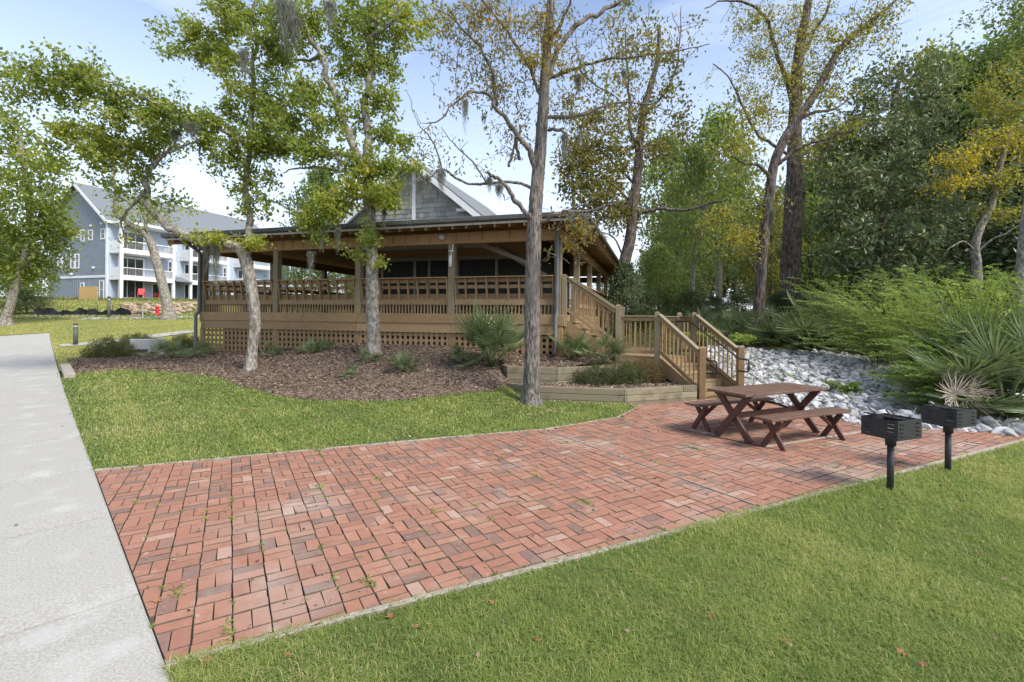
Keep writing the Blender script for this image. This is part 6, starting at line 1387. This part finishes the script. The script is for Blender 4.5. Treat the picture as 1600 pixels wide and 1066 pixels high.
# white block with a slot among the hedge
g = G(204, 556); wb = empty('stone_block', (g[0]+.3, g[1]+.3, g[2]), R(35), 'white stone block standing among the hedge shrubs', 'stone block')
MB().box(-.45, -.16, 0, .65, .16, .62, b=.02).obj('block', M['fasciapale'], wb); MB().box(-.38, -.175, .12, .1, -.155, .24).obj('slot', M['gutter'], wb)
# kerb stone by the walkway
a = G(100, 566); b = G(108, 592); pdv = Vector((-.7071, .7071, 0)); c0 = Vector((b[0]+.02, b[1], b[2])); 
ks = empty('kerb_stone', tuple(c0), 0, 'mossy concrete kerb stone lying along the walkway edge', 'kerb stone')
MB().beam((0, 0, .07), tuple(pdv*2.9+Vector((0, 0, .12))), .24, .15, bev=.02).obj('stone', M['edge'], ks)
# silt fence and rubble
pts = [G(px, 493) for px in range(52, 205, 6)]; vs = []; fs = []
for i, p in enumerate(pts):
    h = .40+.10*math.sin(i*1.7)+.10*math.sin(i*.6); vs += [(p[0], p[1]+.1*math.sin(i*1.1), p[2]-.3), (p[0]+.05, p[1]+.05+.1*math.sin(i*2.1), p[2]+h*.6), (p[0], p[1]+.1*math.sin(i*1.3), p[2]+h)]
for i in range(len(pts)-1): fs += [(3*i, 3*i+3, 3*i+4, 3*i+1), (3*i+1, 3*i+4, 3*i+5, 3*i+2)]
sf = empty('silt_fence', tuple(pts[0]), 0, 'sagging black silt fence at the foot of the grassy bank', 'silt fence')
MB().add([tuple(np.array(v_)-pts[0]) for v_ in vs], fs, True).obj('fabric', M['silt'], sf)
for i in range(0, len(pts), 4): q = pts[i]-pts[0]; MB().box(q[0]-.02, q[1]+.2, q[2]-.1, q[0]+.02, q[1]+.24, q[2]+.75).obj('stake', M['wood'], sf)
rg = np.random.default_rng(90)
V_ = []; I_ = []; N_ = []; T_ = []; off = 0
for i in range(130):
    g = G(rg.uniform(190, 305), rg.uniform(476, 492)); j = int(rg.integers(12)); V, fl = rd[j]; s = rg.uniform(.2, .5)
    V_.append(V*s+g+np.array([0, 0, s*.3])); 
    for f in fl: N_.append(len(f)); I_ += [q+off for q in f]
    T_ += [.5]*len(fl); off += len(V)
tag(link('rubble', npmesh('rubble', np.vstack(V_), N_, I_, T_), M['clay']), kind='stuff')
blades('grass', [tuple(G(0, 500)[:2]), tuple(G(305, 500)[:2]), tuple(G(310, 480)[:2]), (-38, 56), (-60, 56)], 25000, .10, .008, 1.0, 56, seed=12, tintbase=lambda x, y: .35+0*x)
# parked pickup truck behind the woods
tx = P(1136, 487, 64)
TK = empty('pickup_truck', (tx[0], tx[1], tx[2]), R(4), 'white pickup truck with teal markings parked beyond the woods', 'truck'); w = .95
prof = [(-2.8, .45), (2.75, .45), (2.8, .9), (2.7, 1.12), (1.45, 1.2), (.75, 1.82), (-.75, 1.85), (-.95, 1.25), (-2.8, 1.22)]
n = len(prof); vs = [(x, -w, z) for x, z in prof]+[(x, w, z) for x, z in prof]
for i, (x, z) in enumerate(prof):
    if z > 1.5: vs[i] = (x, -w+.15, z); vs[i+n] = (x, w-.15, z)
MB().add(vs, [tuple(range(n)), tuple(range(2*n-1, n-1, -1))]+[(i, n+i, n+(i+1) % n, (i+1) % n) for i in range(n)]).obj('body', M['truckpaint'], TK)
MB().add([(.05, -w+.02, 1.27), (1.2, -w+.03, 1.27), (.7, -w+.12, 1.72), (.05, -w+.12, 1.72)], [(0, 1, 2, 3)]).obj('window', M['glass'], TK); MB().add([(-.75, -w+.02, 1.27), (-.05, -w+.02, 1.27), (-.05, -w+.12, 1.72), (-.65, -w+.12, 1.74)], [(0, 1, 2, 3)]).obj('window', M['glass'], TK)
MB().add([(-2.5, -w-.006, .6), (-.9, -w-.006, .6), (-.3, -w-.006, 1.15), (-1.2, -w-.006, .95), (-2.6, -w-.006, 1.15)], [(0, 1, 2, 3, 4)]).obj('decal', M['teal'], TK)
for x in (-1.8, 1.8):
    for s_ in (-1, 1):
        e = empty('wheel', (x, s_*.85, .38)); e.parent = TK; MB().tube([(0, -.12, 0), (0, .12, 0)], .38, 16).obj('tyre', M['rubber'], e); MB().tube([(0, -.13, 0), (0, .13, 0)], .22, 12).obj('rim', M['steel'], e)
# fallen leaves
lp_ = [((245, 943), .05), ((575, 912), .03), ((610, 968), .04), ((650, 984), .045), ((495, 981), .05), ((1070, 836), .045), ((1008, 846), .03), ((785, 905), .03), ((770, 948), .045), ((940, 925), .035), ((990, 895), .04), ((1408, 1025), .05), ((1442, 1044), .04), ((1390, 820), .035), ((1440, 760), .05), ((1480, 760), .045), ((1520, 735), .04), ((475, 675), .05), ((470, 705), .04), ((160, 650), .06), ((170, 657), .05), ((1200, 830), .04), ((1165, 838), .035), ((730, 740), .03), ((780, 648), .05), ((560, 660), .05), ((380, 640), .05), ((1350, 905), .045), ((1230, 1010), .05), ((840, 1005), .035), ((1110, 968), .04), ((1530, 870), .05), ((690, 676), .04), ((930, 650), .04), ((1575, 745), .05), ((320, 1040), .06), ((450, 1030), .04), ((1290, 700), .03), ((1250, 760), .025)]
lm = []
for k in range(4):
    o8 = []; r0 = random.Random(k); nn = 10
    for i in range(nn): a = 2*math.pi*i/nn; rr = (1 if i % 2 == 0 else .5)*(1.2 if i == 0 else 1)*r0.uniform(.8, 1.1); o8.append((rr*math.cos(a), rr*.8*math.sin(a), .28*r0.uniform(-.4, 1)*(rr)))
    m_ = MB().add([(0, 0, .05)]+o8, [(0, i+1, (i+1) % nn+1) for i in range(nn)]).mesh('leaf'); m_.materials.append(M['deadleaf']); lm.append(m_)
for i, ((px, py), s) in enumerate(lp_):
    g = G(px, py); o = link('fallen_leaf', lm[i % 4], None, None, (g[0], g[1], g[2]+.022), (random.uniform(-.3, .3), random.uniform(-.3, .3), i*1.9)); o.scale = (s*.75,)*3
    onb = inpoly(g[0], g[1], PATIO); bk = inpoly(g[0], g[1], LAWN_BACK)
    tag(o, 'curled brown fallen leaf lying on the brick paving' if onb else ('curled brown fallen leaf on the lawn below the mulch bed' if bk else 'curled brown fallen leaf on the grass in front of the patio'), 'leaf', 'fallen leaves on the bricks' if onb else ('fallen leaves on the back lawn' if bk else 'fallen leaves on the front lawn'))
chips('litter', LAWN_FRONT, 900, .012, gz, .02, M['chip'], 35, 12)
chips('litter', PATIO, 900, .009, lambda x, y: 0*x, .004, M['chip'], 36, 12)
chips('litter', LAWN_BACK, 900, .015, gz, .03, M['chip'], 37, 14)
chips('litter', [tuple(A+pd_*a_+pn*b_) for a_, b_ in ((-3, 0), (22, 0), (22, 4), (-3, 4))], 260, .014, gz, .014, M['chip'], 38, 20)
blades('weeds', BANK, 2600, .06, .004, 1.0, 16, seed=44, off=.06, skip=lambda x, y: vnoise(x, y, 1.9, 5) < .35)
